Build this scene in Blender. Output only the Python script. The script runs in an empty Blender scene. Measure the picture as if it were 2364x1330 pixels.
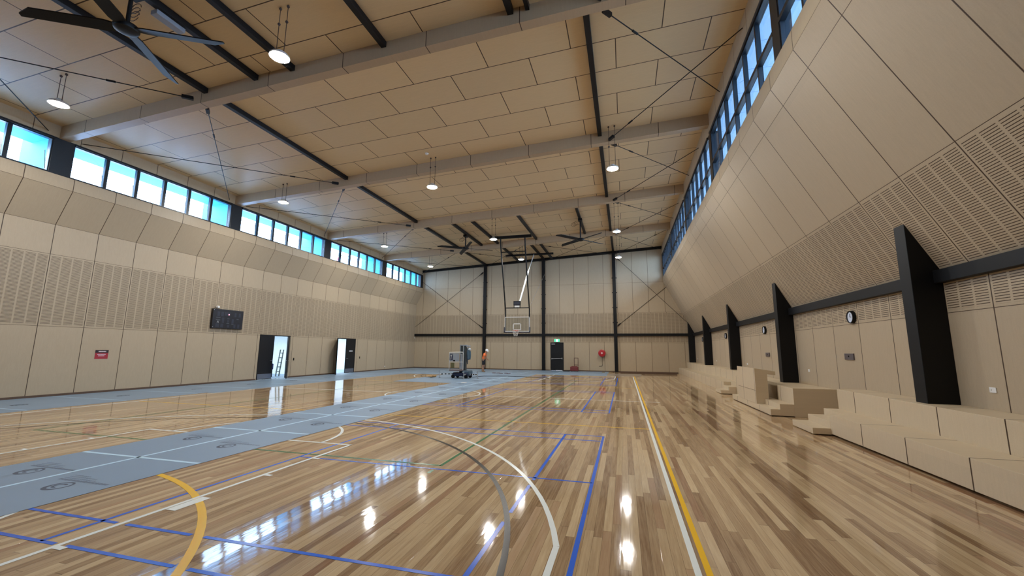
import bpy, math, random
from mathutils import Vector, Matrix
random.seed(4)
C = bpy.context.scene.collection
R = math.radians
sc = bpy.context.scene

# ------------------------------------------------------------------ camera
CAM = dict(f=952.48, yaw=-.264426, pitch=.149159, roll=.008746, h=1.705)
def make_camera():
    cd = bpy.data.cameras.new('camera'); o = bpy.data.objects.new('camera', cd); C.objects.link(o)
    y, p, r = CAM['yaw'], CAM['pitch'], CAM['roll']
    F = Vector((math.sin(y)*math.cos(p), math.cos(y)*math.cos(p), math.sin(p)))
    rt = Vector((math.cos(y), -math.sin(y), 0)); u = rt.cross(F)
    rr = rt*math.cos(r)+u*math.sin(r); uu = -rt*math.sin(r)+u*math.cos(r)
    M = Matrix((rr, uu, -F)).transposed().to_4x4(); M.translation = Vector((0, 0, CAM['h']))
    o.matrix_world = M
    cd.sensor_fit = 'HORIZONTAL'; cd.sensor_width = 36; cd.lens = 36*CAM['f']/2364
    cd.clip_start = .05; cd.clip_end = 300
    sc.camera = o
make_camera()

# ------------------------------------------------------------------ light and exposure
SKY = 15.0; LAMP = 520.0
w = bpy.data.worlds.new('world'); sc.world = w; w.use_nodes = True
w.node_tree.nodes['Background'].inputs[0].default_value = (.62, .76, 1, 1)
w.node_tree.nodes['Background'].inputs[1].default_value = SKY
sc.view_settings.view_transform = 'Standard'; sc.view_settings.look = 'None'
sc.view_settings.gamma = 1; sc.view_settings.use_curve_mapping = False
sc.view_settings.exposure = 0.15
try:
    cy = sc.cycles
    cy.use_denoising = True; cy.max_bounces = 10; cy.diffuse_bounces = 6; cy.glossy_bounces = 4
    cy.transparent_max_bounces = 12; cy.sample_clamp_indirect = 6; cy.caustics_reflective = False; cy.caustics_refractive = False
except Exception:
    pass

# ------------------------------------------------------------------ node helper
class N:
    def __init__(s, mat):
        s.t = mat.node_tree; s.n = s.t.nodes; s.l = s.t.links
    def new(s, typ, **kw):
        n = s.n.new(typ)
        for k, v in kw.items(): setattr(n, k, v)
        return n
    def put(s, sock, v):
        if hasattr(v, 'links') or isinstance(v, bpy.types.NodeSocket): s.l.new(v, sock)
        elif isinstance(v, (int, float)): sock.default_value = v
        else: sock.default_value = tuple(v) if len(v) == len(sock.default_value) else tuple(v)+(1,)
    def m(s, op, a, b=None, c=None):
        n = s.new('ShaderNodeMath', operation=op)
        s.put(n.inputs[0], a)
        if b is not None: s.put(n.inputs[1], b)
        if c is not None: s.put(n.inputs[2], c)
        return n.outputs[0]
    def mix(s, f, a, b):
        n = s.new('ShaderNodeMix', data_type='RGBA')
        s.put(n.inputs[0], f); s.put(n.inputs[6], a); s.put(n.inputs[7], b)
        return n.outputs[2]
    def comb(s, x, y, z=0.0):
        n = s.new('ShaderNodeCombineXYZ')
        for i, v in enumerate((x, y, z)): s.put(n.inputs[i], v)
        return n.outputs[0]
    def line(s, u, p, o, wd):          # 1 on lines u = o + k p
        t = s.m('PINGPONG', s.m('SUBTRACT', u, o), p/2)
        return s.m('LESS_THAN', t, wd/2) 
    def near(s, v, v0, wd):
        return s.m('LESS_THAN', s.m('ABSOLUTE', s.m('SUBTRACT', v, v0)), wd/2)
    def hashv(s, vec):
        n = s.new('ShaderNodeTexWhiteNoise', noise_dimensions='3D'); s.l.new(vec, n.inputs['Vector']); return n.outputs['Value']
    def noise(s, vec, scale, detail=2, rough=.5):
        n = s.new('ShaderNodeTexNoise'); s.l.new(vec, n.inputs['Vector']); n.inputs['Scale'].default_value = scale
        n.inputs['Detail'].default_value = detail; n.inputs['Roughness'].default_value = rough; return n.outputs['Fac']

def mat_new(name):
    m = bpy.data.materials.new(name); m.use_nodes = True
    return m, m.node_tree.nodes['Principled BSDF'], N(m)

MATS = {}
def plain(name, col, rough=.5, metal=0.0, spec=.5, var=.06, scale=6, coat=0, emit=None, estr=0):
    if name in MATS: return MATS[name]
    m, b, n = mat_new(name)
    tc = n.new('ShaderNodeTexCoord')
    f = n.noise(tc.outputs['Object'], scale, 3)
    k = n.m('MULTIPLY_ADD', f, 2*var, 1-var)
    g = n.new('ShaderNodeVectorMath', operation='SCALE'); n.put(g.inputs[0], col); n.l.new(k, g.inputs['Scale'])
    n.l.new(g.outputs[0], b.inputs['Base Color'])
    b.inputs['Roughness'].default_value = rough; b.inputs['Metallic'].default_value = metal
    b.inputs['Specular IOR Level'].default_value = spec; b.inputs['Coat Weight'].default_value = coat
    if emit:
        b.inputs['Emission Color'].default_value = (*emit, 1); b.inputs['Emission Strength'].default_value = estr
    MATS[name] = m; return m

PLY = (.455, .365, .25)
SEAM = (.055, .032, .018)
def ply(name, base=PLY, pu=1.245, height=None, perf=False, vseam=True, brick=False, rough=.42, seam=.020):
    m, b, n = mat_new(name)
    uv = n.new('ShaderNodeUVMap').outputs[0]
    s = n.new('ShaderNodeSeparateXYZ'); n.l.new(uv, s.inputs[0]); u, v = s.outputs[0], s.outputs[1]
    if brick:
        row = n.m('FLOOR', n.m('DIVIDE', v, 1.243))
        par = n.m('MODULO', n.m('ADD', row, 1000), 2)
        uu = n.m('ADD', u, n.m('MULTIPLY', par, 1.22))
        mask = n.m('MAXIMUM', n.line(uu, 2.42, 0, seam), n.line(v, 1.243, 0, seam))
        cell = n.comb(n.m('FLOOR', n.m('DIVIDE', uu, 2.42)), row, 3.3)
    else:
        mask = n.line(u, pu, 0, seam)
        if vseam: mask = n.m('MAXIMUM', mask, n.near(v, 0.0, seam))
        cell = n.comb(n.m('FLOOR', n.m('DIVIDE', u, pu)), n.m('FLOOR', n.m('DIVIDE', v, 2.4)), height or 0)
    if perf:
        t = n.m('FLOORED_MODULO', u, pu)
        cw = (pu-.05)/4
        tl = n.m('FLOORED_MODULO', n.m('SUBTRACT', t, .025), cw)
        inu = n.m('MULTIPLY', n.m('GREATER_THAN', tl, .022), n.m('LESS_THAN', tl, cw-.022))
        edge = n.m('MULTIPLY', n.m('GREATER_THAN', t, .045), n.m('LESS_THAN', t, pu-.045))
        sv = n.m('LESS_THAN', n.m('FLOORED_MODULO', v, .04), .0115)
        vv = n.m('MULTIPLY', n.m('GREATER_THAN', v, .05), n.m('LESS_THAN', v, height-.05))
        slot = n.m('MULTIPLY', n.m('MULTIPLY', inu, edge), n.m('MULTIPLY', sv, vv))
        mask = n.m('MAXIMUM', mask, slot)
    g1 = n.noise(n.comb(n.m('MULTIPLY', u, 6), n.m('MULTIPLY', v, .7), 1.1) if not brick else n.comb(n.m('MULTIPLY', u, .5), n.m('MULTIPLY', v, 6), 1.1), 6, 4, .6)
    g2 = n.noise(n.comb(u, v, 4.4), 55, 2)
    h = n.hashv(cell)
    k = n.m('ADD', n.m('MULTIPLY_ADD', g1, .16, .90), n.m('ADD', n.m('MULTIPLY', g2, .10), n.m('MULTIPLY', h, .07)))
    k = n.m('SUBTRACT', k, .07)
    sc_ = n.new('ShaderNodeVectorMath', operation='SCALE'); n.put(sc_.inputs[0], base); n.l.new(k, sc_.inputs['Scale'])
    col = n.mix(mask, sc_.outputs[0], SEAM)
    n.l.new(col, b.inputs['Base Color']); b.inputs['Roughness'].default_value = rough
    b.inputs['Specular IOR Level'].default_value = .3
    bp = n.new('ShaderNodeBump'); bp.inputs['Strength'].default_value = .5; bp.inputs['Distance'].default_value = .006
    n.l.new(n.m('SUBTRACT', 1.0, mask), bp.inputs['Height']); n.l.new(bp.outputs[0], b.inputs['Normal'])
    return m

M_ply = ply('plywood_panels')
M_perfL = ply('slotted_plywood', perf=True, height=2.47)
M_perfR = ply('slotted_plywood_stage_slope', perf=True, height=1.716)
M_perfR2 = ply('slotted_plywood_stage_wall', perf=True, height=.73)
M_ceil = ply('ceiling_plywood', base=(.66, .495, .285), brick=True, seam=.026)
M_beam = ply('beam_plywood', base=(.42, .305, .19), seam=.022, pu=2.495, vseam=False)
M_stage = ply('stage_plywood', base=(.58, .475, .325), pu=1.237, vseam=False, seam=.022)
M_skirt = plain('dark_skirting', (.10, .058, .035), .5)
M_black = plain('black_steel', (.004, .0045, .0055), .5, 0, .25)
M_frame = plain('dark_window_frame', (.008, .012, .018), .35, .1)
M_white = plain('white_paint', (.75, .75, .73), .4)
M_chrome = plain('brushed_metal', (.55, .56, .58), .3, .9)
M_grey = plain('grey_plastic', (.25, .26, .28), .5)

def floor_mat():
    m, b, n = mat_new('timber_strip_floor')
    geo = n.new('ShaderNodeNewGeometry'); s = n.new('ShaderNodeSeparateXYZ'); n.l.new(geo.outputs['Position'], s.inputs[0])
    x, y = s.outputs[0], s.outputs[1]
    W = .083
    row = n.m('FLOOR', n.m('DIVIDE', x, W))
    h1 = n.hashv(n.comb(row, 7.1, 2.2)); h2 = n.hashv(n.comb(row, 3.1, 9.2))
    ln = n.m('MULTIPLY_ADD', h2, 2.2, 1.3)
    q = n.m('DIVIDE', n.m('ADD', y, n.m('MULTIPLY', h1, 9)), ln)
    idx = n.m('FLOOR', q)
    hb = n.hashv(n.comb(row, idx, 1.7)); hc = n.hashv(n.comb(idx, row, 5.7))
    grain = n.noise(n.comb(n.m('MULTIPLY', x, 30), n.m('MULTIPLY', y, 1.1), n.m('MULTIPLY', hb, 40)), 2.2, 5, .62)
    fig = n.noise(n.comb(n.m('MULTIPLY', x, 9), n.m('MULTIPLY', y, .8), n.m('MULTIPLY', hc, 60)), 3.0, 3, .5)
    t = n.m('ADD', n.m('MULTIPLY_ADD', hb, .54, .015), n.m('ADD', n.m('MULTIPLY', grain, .52), n.m('MULTIPLY', fig, .26)))
    r = n.new('ShaderNodeValToRGB'); n.l.new(t, r.inputs[0])
    els = r.color_ramp.elements
    els[0].position = .15; els[0].color = (.13, .068, .030, 1)
    els[1].position = 1.0; els[1].color = (.64, .49, .30, 1)
    for p, c in ((.38, (.25, .152, .082)), (.56, (.385, .262, .150)), (.76, (.51, .37, .215))):
        e = els.new(p); e.color = (*c, 1)
    pink = n.mix(n.m('MULTIPLY', n.m('GREATER_THAN', hc, .90), .35), r.outputs[0], (.30, .14, .085))
    gap = n.m('MAXIMUM', n.line(x, W, 0, .0022), n.m('LESS_THAN', n.m('FRACT', q), .0016))
    col = n.mix(n.m('MULTIPLY', gap, .7), pink, (.05, .025, .012))
    n.l.new(col, b.inputs['Base Color'])
    n.l.new(n.m('MULTIPLY_ADD', grain, .05, .035), b.inputs['Roughness'])
    b.inputs['Specular IOR Level'].default_value = .5
    # every board lies at its own slight cup and tilt, so reflections break up in strips
    fx = n.m('SUBTRACT', n.m('FRACT', n.m('DIVIDE', x, W)), .5)
    hgt = n.m('ADD', n.m('MULTIPLY', fx, n.m('SUBTRACT', hb, .5)), n.m('MULTIPLY', n.noise(n.comb(n.m('MULTIPLY', x, 14), n.m('MULTIPLY', y, 3), 0), 1.6, 2), .35))
    bp = n.new('ShaderNodeBump'); bp.inputs['Strength'].default_value = .8; bp.inputs['Distance'].default_value = .0013
    n.l.new(hgt, bp.inputs['Height']); n.l.new(bp.outputs[0], b.inputs['Normal'])
    return m
M_floor = floor_mat()
def paint(name, col): return plain(name, col, .22, 0, .32, .04, 3)
M_pw = paint('white_line_paint', (.84, .90, .88)); M_py = paint('yellow_line_paint', (.90, .53, .01)); M_pb = paint('blue_line_paint', (.008, .12, .72))
M_pg = paint('green_line_paint', (.02, .17, .06)); M_pk = paint('black_line_paint', (.016, .013, .011))
M_mat = plain('blue_lit_grey_board', (.20, .285, .385), .42, 0, .35, .07, 1.3)  # grey board; blue of the window light is put into the colour
M_tape = plain('pale_tape', (.50, .72, .88), .35)
M_ink = plain('board_print', (.025, .04, .075), .5)
M_inkl = plain('faint_board_print', (.085, .12, .18), .5)

def glass_mat(name, tint, refl=.06):
    m = bpy.data.materials.new(name); m.use_nodes = True; n = N(m); n.n.remove(n.n['Principled BSDF'])
    out = n.n['Material Output']
    tr = n.new('ShaderNodeBsdfTransparent'); tr.inputs[0].default_value = (*tint, 1)
    gl = n.new('ShaderNodeBsdfGlossy'); gl.inputs['Roughness'].default_value = .02
    lw = n.new('ShaderNodeLayerWeight'); lw.inputs[0].default_value = .5
    fr = n.m('MULTIPLY_ADD', n.m('POWER', lw.outputs['Facing'], 4.0), .5, .03)
    mx = n.new('ShaderNodeMixShader'); n.l.new(fr, mx.inputs[0]); n.l.new(tr.outputs[0], mx.inputs[1]); n.l.new(gl.outputs[0], mx.inputs[2])
    n.l.new(mx.outputs[0], out.inputs[0]); return m
M_glass = glass_mat('tinted_glass', (.80, .90, .97))
M_clear = glass_mat('clear_board_glass', (.93, .95, .95))
M_soffit = plain('glass_tinted_soffit', (.10, .48, .66), .6)  # white soffit with the blue of the tinted glass put into its colour
M_fin = plain('glass_tinted_fin', (.08, .44, .62), .6)  # fin is white; the glass tint is carried in its colour
M_out = plain('pale_roof_sheet', (.66, .72, .84), .6)

# ------------------------------------------------------------------ mesh builder
class MB:
    def __init__(s): s.v = []; s.f = []; s.uv = []; s.mi = []; s.mats = []
    def mat(s, m):
        if m not in s.mats: s.mats.append(m)
        return s.mats.index(m)
    def face(s, pts, m=None, uv=None):
        i = len(s.v); s.v += [Vector(p) for p in pts]; s.f.append(tuple(range(i, i+len(pts))))
        s.uv.append(uv or [(0, 0)]*len(pts)); s.mi.append(s.mat(m) if m else 0); return s
    def box(s, x0, x1, y0, y1, z0, z1, m=None, uvf=None):
        if x0 > x1: x0, x1 = x1, x0
        if y0 > y1: y0, y1 = y1, y0
        P = [(x0,y0,z0),(x1,y0,z0),(x1,y1,z0),(x0,y1,z0),(x0,y0,z1),(x1,y0,z1),(x1,y1,z1),(x0,y1,z1)]
        return s.hexa(P, m, uvf)
    def hexa(s, P, m=None, uvf=None):
        i = len(s.v); s.v += [Vector(p) for p in P]
        for f in ((0,3,2,1),(4,5,6,7),(0,1,5,4),(1,2,6,5),(2,3,7,6),(3,0,4,7)):
            s.f.append(tuple(i+k for k in f)); s.mi.append(s.mat(m) if m else 0)
            s.uv.append([uvf(P[k]) if uvf else (P[k][0]+P[k][1], P[k][2]) for k in f])
        return s
    def obox(s, c, ax, ay, az, m=None):        # centre and three half-axis vectors
        c, ax, ay, az = map(Vector, (c, ax, ay, az))
        return s.hexa([c-ax-ay-az, c+ax-ay-az, c+ax+ay-az, c-ax+ay-az, c-ax-ay+az, c+ax-ay+az, c+ax+ay+az, c-ax+ay+az], m)
    def prism(s, poly, ext, m=None, uvf=None):  # polygon (3-D pts) pushed along ext
        ext = Vector(ext); n = len(poly); i = len(s.v)
        A = [Vector(p) for p in poly]; s.v += A+[p+ext for p in A]
        def add(f): s.f.append(f); s.mi.append(s.mat(m) if m else 0); s.uv.append([uvf(s.v[k]) if uvf else (s.v[k].x+s.v[k].y, s.v[k].z) for k in f])
        add(tuple(i+k for k in range(n))[::-1]); add(tuple(i+n+k for k in range(n)))
        for k in range(n):
            j = (k+1) % n; add((i+k, i+j, i+n+j, i+n+k))
        return s
    def cyl(s, p0, p1, r0, r1=None, n=16, m=None, caps=True):
        p0, p1 = Vector(p0), Vector(p1); r1 = r0 if r1 is None else r1
        d = (p1-p0).normalized(); a = d.orthogonal().normalized(); b = d.cross(a); i = len(s.v)
        for p, r in ((p0, r0), (p1, r1)):
            for k in range(n):
                t = 2*math.pi*k/n; s.v.append(p+(a*math.cos(t)+b*math.sin(t))*r)
        def add(f): s.f.append(f); s.mi.append(s.mat(m) if m else 0); s.uv.append([(0, 0)]*len(f))
        for k in range(n): j = (k+1) % n; add((i+k, i+j, i+n+j, i+n+k))
        if caps: add(tuple(i+k for k in range(n))[::-1]); add(tuple(i+n+k for k in range(n)))
        return s
    def tube(s, pts, r, n=8, m=None):
        for a, b in zip(pts[:-1], pts[1:]): s.cyl(a, b, r, n=n, m=m)
        for p in pts[1:-1]: s.ball(p, r, 8, 5, m)
        return s
    def lathe(s, c, prof, n=24, m=None, axis='z'):  # prof: (radius, height)
        c = Vector(c); i = len(s.v)
        for r, h in prof:
            for k in range(n):
                t = 2*math.pi*k/n; a, b = r*math.cos(t), r*math.sin(t)
                s.v.append(c+Vector({'z': (a, b, h), 'x': (h, a, b), 'y': (b, h, a)}[axis]))
        for q in range(len(prof)-1):
            for k in range(n):
                j = (k+1) % n; s.f.append((i+q*n+k, i+q*n+j, i+(q+1)*n+j, i+(q+1)*n+k)); s.mi.append(s.mat(m) if m else 0); s.uv.append([(0, 0)]*4)
        return s
    def ball(s, c, r, n=12, k=8, m=None, sx=1, sy=1, sz=1):
        c = Vector(c); i = len(s.v)
        for a in range(k+1):
            ph = math.pi*a/k
            for b in range(n):
                t = 2*math.pi*b/n; s.v.append(c+Vector((sx*r*math.sin(ph)*math.cos(t), sy*r*math.sin(ph)*math.sin(t), -sz*r*math.cos(ph))))
        for a in range(k):
            for b in range(n):
                j = (b+1) % n; s.f.append((i+a*n+b, i+a*n+j, i+(a+1)*n+j, i+(a+1)*n+b)); s.mi.append(s.mat(m) if m else 0); s.uv.append([(0, 0)]*4)
        return s
    def torus(s, c, R0, r, n=32, k=8, m=None, axis='z'):
        prof = [(R0+r*math.cos(2*math.pi*a/k), r*math.sin(2*math.pi*a/k)) for a in range(k+1)]
        return s.lathe(c, prof, n, m, axis)
    def strip(s, p0, p1, w, z, m=None):          # flat painted line, a hair of thickness
        a, b = Vector((*p0, 0)), Vector((*p1, 0)); d = (b-a).normalized(); q = Vector((-d.y, d.x, 0))*w/2
        P = [a-q, b-q, b+q, a+q]
        return s.hexa([(p.x, p.y, z-.0012) for p in P]+[(p.x, p.y, z) for p in P], m)
    def arc(s, c, r, a0, a1, w, z, n=64, m=None):
        for k in range(n):
            t0 = a0+(a1-a0)*k/n; t1 = a0+(a1-a0)*(k+1)/n
            P = [(c[0]+q*math.cos(t), c[1]+q*math.sin(t)) for q, t in ((r-w/2, t0), (r+w/2, t0), (r+w/2, t1), (r-w/2, t1))]
            s.face([(x, y, z) for x, y in P], m)
        return s
    def build(s, name, m=None, parent=None, bevel=0, smooth=False):
        org = Vector((0, 0, 0)); p = parent
        while p is not None: org += p.location; p = p.parent
        me = bpy.data.meshes.new(name); me.from_pydata([tuple(v-org) for v in s.v], [], s.f)
        lay = me.uv_layers.new(name='UVMap'); k = 0
        for poly, u in zip(me.polygons, s.uv):
            for c in u: lay.data[k].uv = c; k += 1
        mats = s.mats or [m]
        for x in mats: me.materials.append(x)
        if s.mats:
            for poly, q in zip(me.polygons, s.mi): poly.material_index = q
        if smooth:
            for poly in me.polygons: poly.use_smooth = True
        me.update(); me.validate()
        o = bpy.data.objects.new(name, me); C.objects.link(o); o.parent = parent
        if smooth:
            md = o.modifiers.new('weld', 'WELD'); md.merge_threshold = 1e-5
            es = o.modifiers.new('split', 'EDGE_SPLIT'); es.split_angle = R(40)
        if bevel:
            b = o.modifiers.new('edge', 'BEVEL'); b.width = bevel; b.segments = 2; b.limit_method = 'ANGLE'
        return o

def tag(o, label=None, cat=None, group=None, kind=None):
    if label: o['label'] = label
    if cat: o['category'] = cat
    if group: o['group'] = group
    if kind: o['kind'] = kind
    return o
def empty(name, loc, label=None, cat=None, group=None, kind=None, rz=0):
    o = bpy.data.objects.new(name, None); C.objects.link(o); o.location = loc; o.rotation_euler = (0, 0, rz); o.empty_display_size = .1
    return tag(o, label, cat, group, kind)
def copy_tree(o, loc=None, parent=None):
    c = o.copy(); C.objects.link(c)
    if parent: c.parent = parent
    if loc is not None: c.location = loc
    for ch in o.children: copy_tree(ch, None, c)
    return c
def S(o, label, cat): return tag(o, label, cat, kind='structure')
def T(o, label, cat, group=None): return tag(o, label, cat, group, 'thing')

# ------------------------------------------------------------------ dimensions
XL, XLu, XR, XRu = -19.0, -18.4, 5.35, 3.22
Y0, YE = -5.2, 35.4
PITCH = 6.64; BEAMS = [2.04, 8.68, 15.32, 21.97, 28.61]
def cz(x): return 9.15+.0535*(x+18.4)
YP = 1.245

# floor
fl = MB().box(XL-.3, XR+.3, Y0-.3, YE+.3, -.2, 0).build('floor', M_floor); S(fl, 'glossy timber strip sports floor with painted court lines', 'floor')

# painted lines, each its own part of the floor
Z1 = .0016
def lines(name, m, segs=(), arcs=(), w=.05, z=Z1):
    b = MB()
    for p0, p1 in segs: b.strip(p0, p1, w, z)
    for c, r, a0, a1 in arcs: b.arc(c, r, a0, a1, w, z, max(8, int(abs(a1-a0)*22)))
    return b.build(name, m, fl)
def gapped(y, x0, x1, gaps, vert=False):
    out = []; a = x0
    for g0, g1 in sorted(gaps): out.append((a, g0)); a = g1
    out.append((a, x1))
    return [(((y, p), (y, q)) if vert else ((p, y), (q, y))) for p, q in out]
KX = -7.21; pi = math.pi
lines('white_side_line', M_pw, [((.50, -1.2), (.50, 29.34))], w=.052, z=.0024)
lines('white_side_line', M_pw, [((-14.93, -1.2), (-14.93, 29.34))], w=.052, z=.0024)
lines('yellow_side_line', M_py, [((.585, -5.5), (.585, 30.35))], w=.052, z=.0022)
lines('white_centre_line', M_pw, gapped(15.1, -14.93, 1.1, [(-2.95, -2.62)]), w=.045)
lines('white_centre_circle', M_pw, arcs=[((KX, 15.1), 1.8, 0, 2*pi)], w=.06, z=.0024)
for yb, sg in ((.86, 1), (29.34, -1)):
    yc = yb+1.575*sg; t = math.acos(6.58/6.74)
    lines('three_point_line', M_pw, [((KX+6.58, yb), (KX+6.58, yc+sg*6.74*math.sin(t))), ((KX-6.58, yb), (KX-6.58, yc+sg*6.74*math.sin(t)))],
          [((KX, yc), 6.74, sg*t, sg*(pi-t))], w=.055, z=.0024)
    lines('white_end_line', M_pw, [((-14.93, yb), (.50, yb))])
    lines('key_line', M_pw, [((KX+2.43, yb), (KX+2.43, yb+sg*5.84)), ((KX-2.43, yb), (KX-2.43, yb+sg*5.84)), ((KX-2.455, yb+sg*5.84), (KX+2.455, yb+sg*5.84))], w=.052, z=.0026)
    lines('free_throw_arc', M_pw, arcs=[((KX, yb+sg*5.84), 1.8, 0, sg*pi)], w=.055, z=.0026)
    lines('charge_arc', M_pw, arcs=[((KX, yc), 1.25, 0, sg*pi)], w=.05)
    lines('key_block_mark', M_pw, [((s*2.53+KX, yb+sg*2.70), (s*2.53+KX, yb+sg*3.10)) for s in (-1, 1)], w=.13, z=.0027)
    lines('key_tick_mark', M_pw, [((KX+s*2.43, yb+sg*q), (KX+s*2.56, yb+sg*q)) for s in (-1, 1) for q in (1.82, 3.98, 4.89)], w=.055, z=.0027)
    lines('black_scoring_arc', M_pk, arcs=[((KX, yc), 6.30, 0, sg*pi)], w=.058, z=.0022)
    cy_ = -.3 if sg > 0 else 30.5
    lines('yellow_goal_circle', M_py, arcs=[((KX, cy_), 4.87, sg*.05, sg*1.5)], w=.075, z=.0023)
for yy in (9.94, 20.3): lines('yellow_cross_line', M_py, [((-14.9, yy), (.47, yy))], w=.038)
lines('green_court_line', M_pg, [((-11.73, 5.95), (-2.68, 5.95)), ((-2.68, 5.93), (-2.68, 24.25)), ((-11.73, 24.25), (-2.68, 24.25)), ((-11.73, 5.93), (-11.73, 24.25))], w=.048)
lines('green_serve_mark', M_pg, [((-2.69, 5.56), (-2.69, 5.70))], w=.05)
for i, y0 in enumerate((2.72, 12.08, 21.44)):
    y1 = y0+6.10; g1 = [(-4.84, -4.70), (-3.47, -3.32)] if i == 0 else []; g2 = [(-4.84, -4.71), (-3.89, -3.74)] if i == 0 else []
    gv = [(4.27, 4.51), (5.46, 5.67)] if i == 0 else []
    for yy, gg in ((y0, g1), (y0+.46, g2), (y1-.46, []), (y1, [])): lines('blue_cross_line', M_pb, gapped(yy, -8.5, -.44, gg), w=.042, z=.0018)
    lines('blue_length_line', M_pb, [((-.46, y0), (-.46, y1))], w=.045, z=.0018)
    lines('blue_length_line', M_pb, gapped(-1.22, y0, y1, gv, True), w=.045, z=.0018)
    for xx in (-5.03,): lines('blue_length_line', M_pb, [((xx, y0), (xx, y1))], w=.04, z=.0018)
    if i != 1: lines('blue_middle_line', M_pb, [((-5.03, (y0+y1)/2), (-.46, (y0+y1)/2))], w=.035, z=.0018)

# ------------------------------------------------------------------ walls
def wrow(b, side, a, c, y0, y1, m, v0=0.0, shift=0.0):
    """one strip of panelling between profile points a and c (x,z); side -1 = solid lies to -x"""
    (x0, z0), (x1, z1) = a, c; L = math.hypot(x1-x0, z1-z0); t = .16*side
    P = [(x0, y0, z0), (x0+t, y0, z0), (x0+t, y1, z0), (x0, y1, z0), (x1, y0, z1), (x1+t, y0, z1), (x1+t, y1, z1), (x1, y1, z1)]
    dz = z1-z0
    b.hexa(P, m, lambda p: (p[1]-shift, v0+(p[2]-z0)/dz*L))
SL = 9.26-7*1.245       # seam phase on the door wall
D1, D2 = (18.13, 20.27), (24.42, 26.46)
b = MB(); b.mat(M_ply); b.mat(M_perfL)
for y0, y1 in ((Y0, D1[0]), (D1[1], D2[0]), (D2[1], YE)): wrow(b, -1, (XL, 0), (XL, 2.37), y0, y1, M_ply, 0.5e-1, SL)
for y0, y1 in ((Y0, D1[0]), (D1[1], D2[0]), (D2[1], YE)): wrow(b, -1, (XL, 2.37), (XL, 2.42), y0, y1, M_perfL, 0, SL)
wrow(b, -1, (XL, 2.42), (XL, 4.84), Y0, YE, M_perfL, .05, SL)
wrow(b, -1, (XL, 4.84), (XL, 5.88), Y0, YE, M_ply, 0, SL)
wrow(b, -1, (XL, 5.88), (XLu, 7.03), Y0, YE, M_ply, 0, SL)
wrow(b, -1, (XLu, 7.03), (XLu, 7.46), Y0, YE, M_ply, 0, SL)
wrow(b, -1, (XLu, 8.73), (XLu, 9.2), Y0, YE, M_ply, .3, SL)
S(b.build('wall_left'), 'long plywood wall with slotted band and two doorways under the clerestory windows', 'wall')

SR = 6.85-6*1.245
b = MB(); b.mat(M_ply); b.mat(M_perfR)
wrow(b, 1, (XR, 0), (XR, 2.39), Y0, YE, M_ply, .05, 10.29-9*1.245)
wrow(b, 1, (XR, 2.39), (XR, 3.12), Y0, YE, M_perfR2, 0, 10.29-9*1.245)
wrow(b, 1, (XR, 3.12), (4.573, 4.65), Y0, YE, M_perfR, 0, SR)
wrow(b, 1, (4.573, 4.65), (3.431, 6.90), Y0, YE, M_ply, 0, SR)
wrow(b, 1, (3.431, 6.90), (XRu, 7.31), Y0, YE, M_ply, 0, SR)
wrow(b, 1, (XRu, 7.31), (XRu, 7.72), Y0, YE, M_ply, 0, SR)
wrow(b, 1, (XRu, 9.56), (XRu, 10.38), Y0, YE, M_ply, .3, 15.48-12*1.245)
S(b.build('wall_right'), 'stage side plywood wall sloping inward above the stage up to the clerestory', 'wall')

# end wall
b = MB(); b.mat(M_ply); b.mat(M_perfL)
def erow(x0, x1, z0, z1, m, v0, shift):
    b.box(x0, x1, YE, YE+.16, z0, z1, m, lambda p: (p[0]-shift, v0+p[2]-z0))
DX0, DX1, DZ = -6.12, -4.99, 2.37
LS = -10.31
for x0, x1 in ((-19.2, DX0), (DX1, 5.6)): erow(x0, x1, 0, 2.37, M_ply, .05, LS)
erow(-19.2, 5.6, 2.37, 4.84, M_perfL, 0, LS)
for x0, x1, ph in ((-19.2, -12.1, -17.05), (-12.1, -.66, -5.3), (-.66, 5.6, .80)):
    erow(x0, x1, 4.84, 7.34, M_ply, 0, ph); erow(x0, x1, 7.34, 10.6, M_ply, 0, ph)
S(b.build('wall_front'), 'end wall of plywood panels with a slotted band and black exit door', 'wall')
b = MB().box(-19.3, 5.7, Y0-.16, Y0, 0, 10.6); S(b.build('wall_back', plain('darkened_back_wall', (.10, .08, .06), .8)), 'dark plain wall closing the other end of the hall', 'wall')  # unseen wall, coloured dark to hold back light on camera-facing faces

# ceiling
b = MB(); k = math.hypot(1, .0535)
P = [(XLu-.4, Y0-.2, cz(XLu-.4)), (XRu+.4, Y0-.2, cz(XRu+.4)), (XRu+.4, YE+.2, cz(XRu+.4)), (XLu-.4, YE+.2, cz(XLu-.4))]
b.hexa(P+[(x, y, z+.18) for x, y, z in P], M_ceil, lambda p: (p[0]+2.40+2.42*10, p[1]-10.48+1.243*20))
S(b.build('ceiling'), 'gently sloping ceiling lined with staggered plywood sheets', 'ceiling')

# skirtings
b = MB()
for y0, y1 in ((Y0, D1[0]-.05), (D1[1]+.05, D2[0]-.05), (D2[1]+.05, YE)): b.box(XL, XL+.012, y0, y1, 0, .075)
S(b.build('baseboard_left', M_skirt), 'thin dark brown skirting along the foot of the door wall', 'skirting')
b = MB().box(XL, DX0-.06, YE-.012, YE, 0, .075).box(DX1+.06, 4.05, YE-.012, YE, 0, .075)
S(b.build('baseboard_front', M_skirt), 'thin dark brown skirting along the foot of the end wall', 'skirting')

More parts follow.
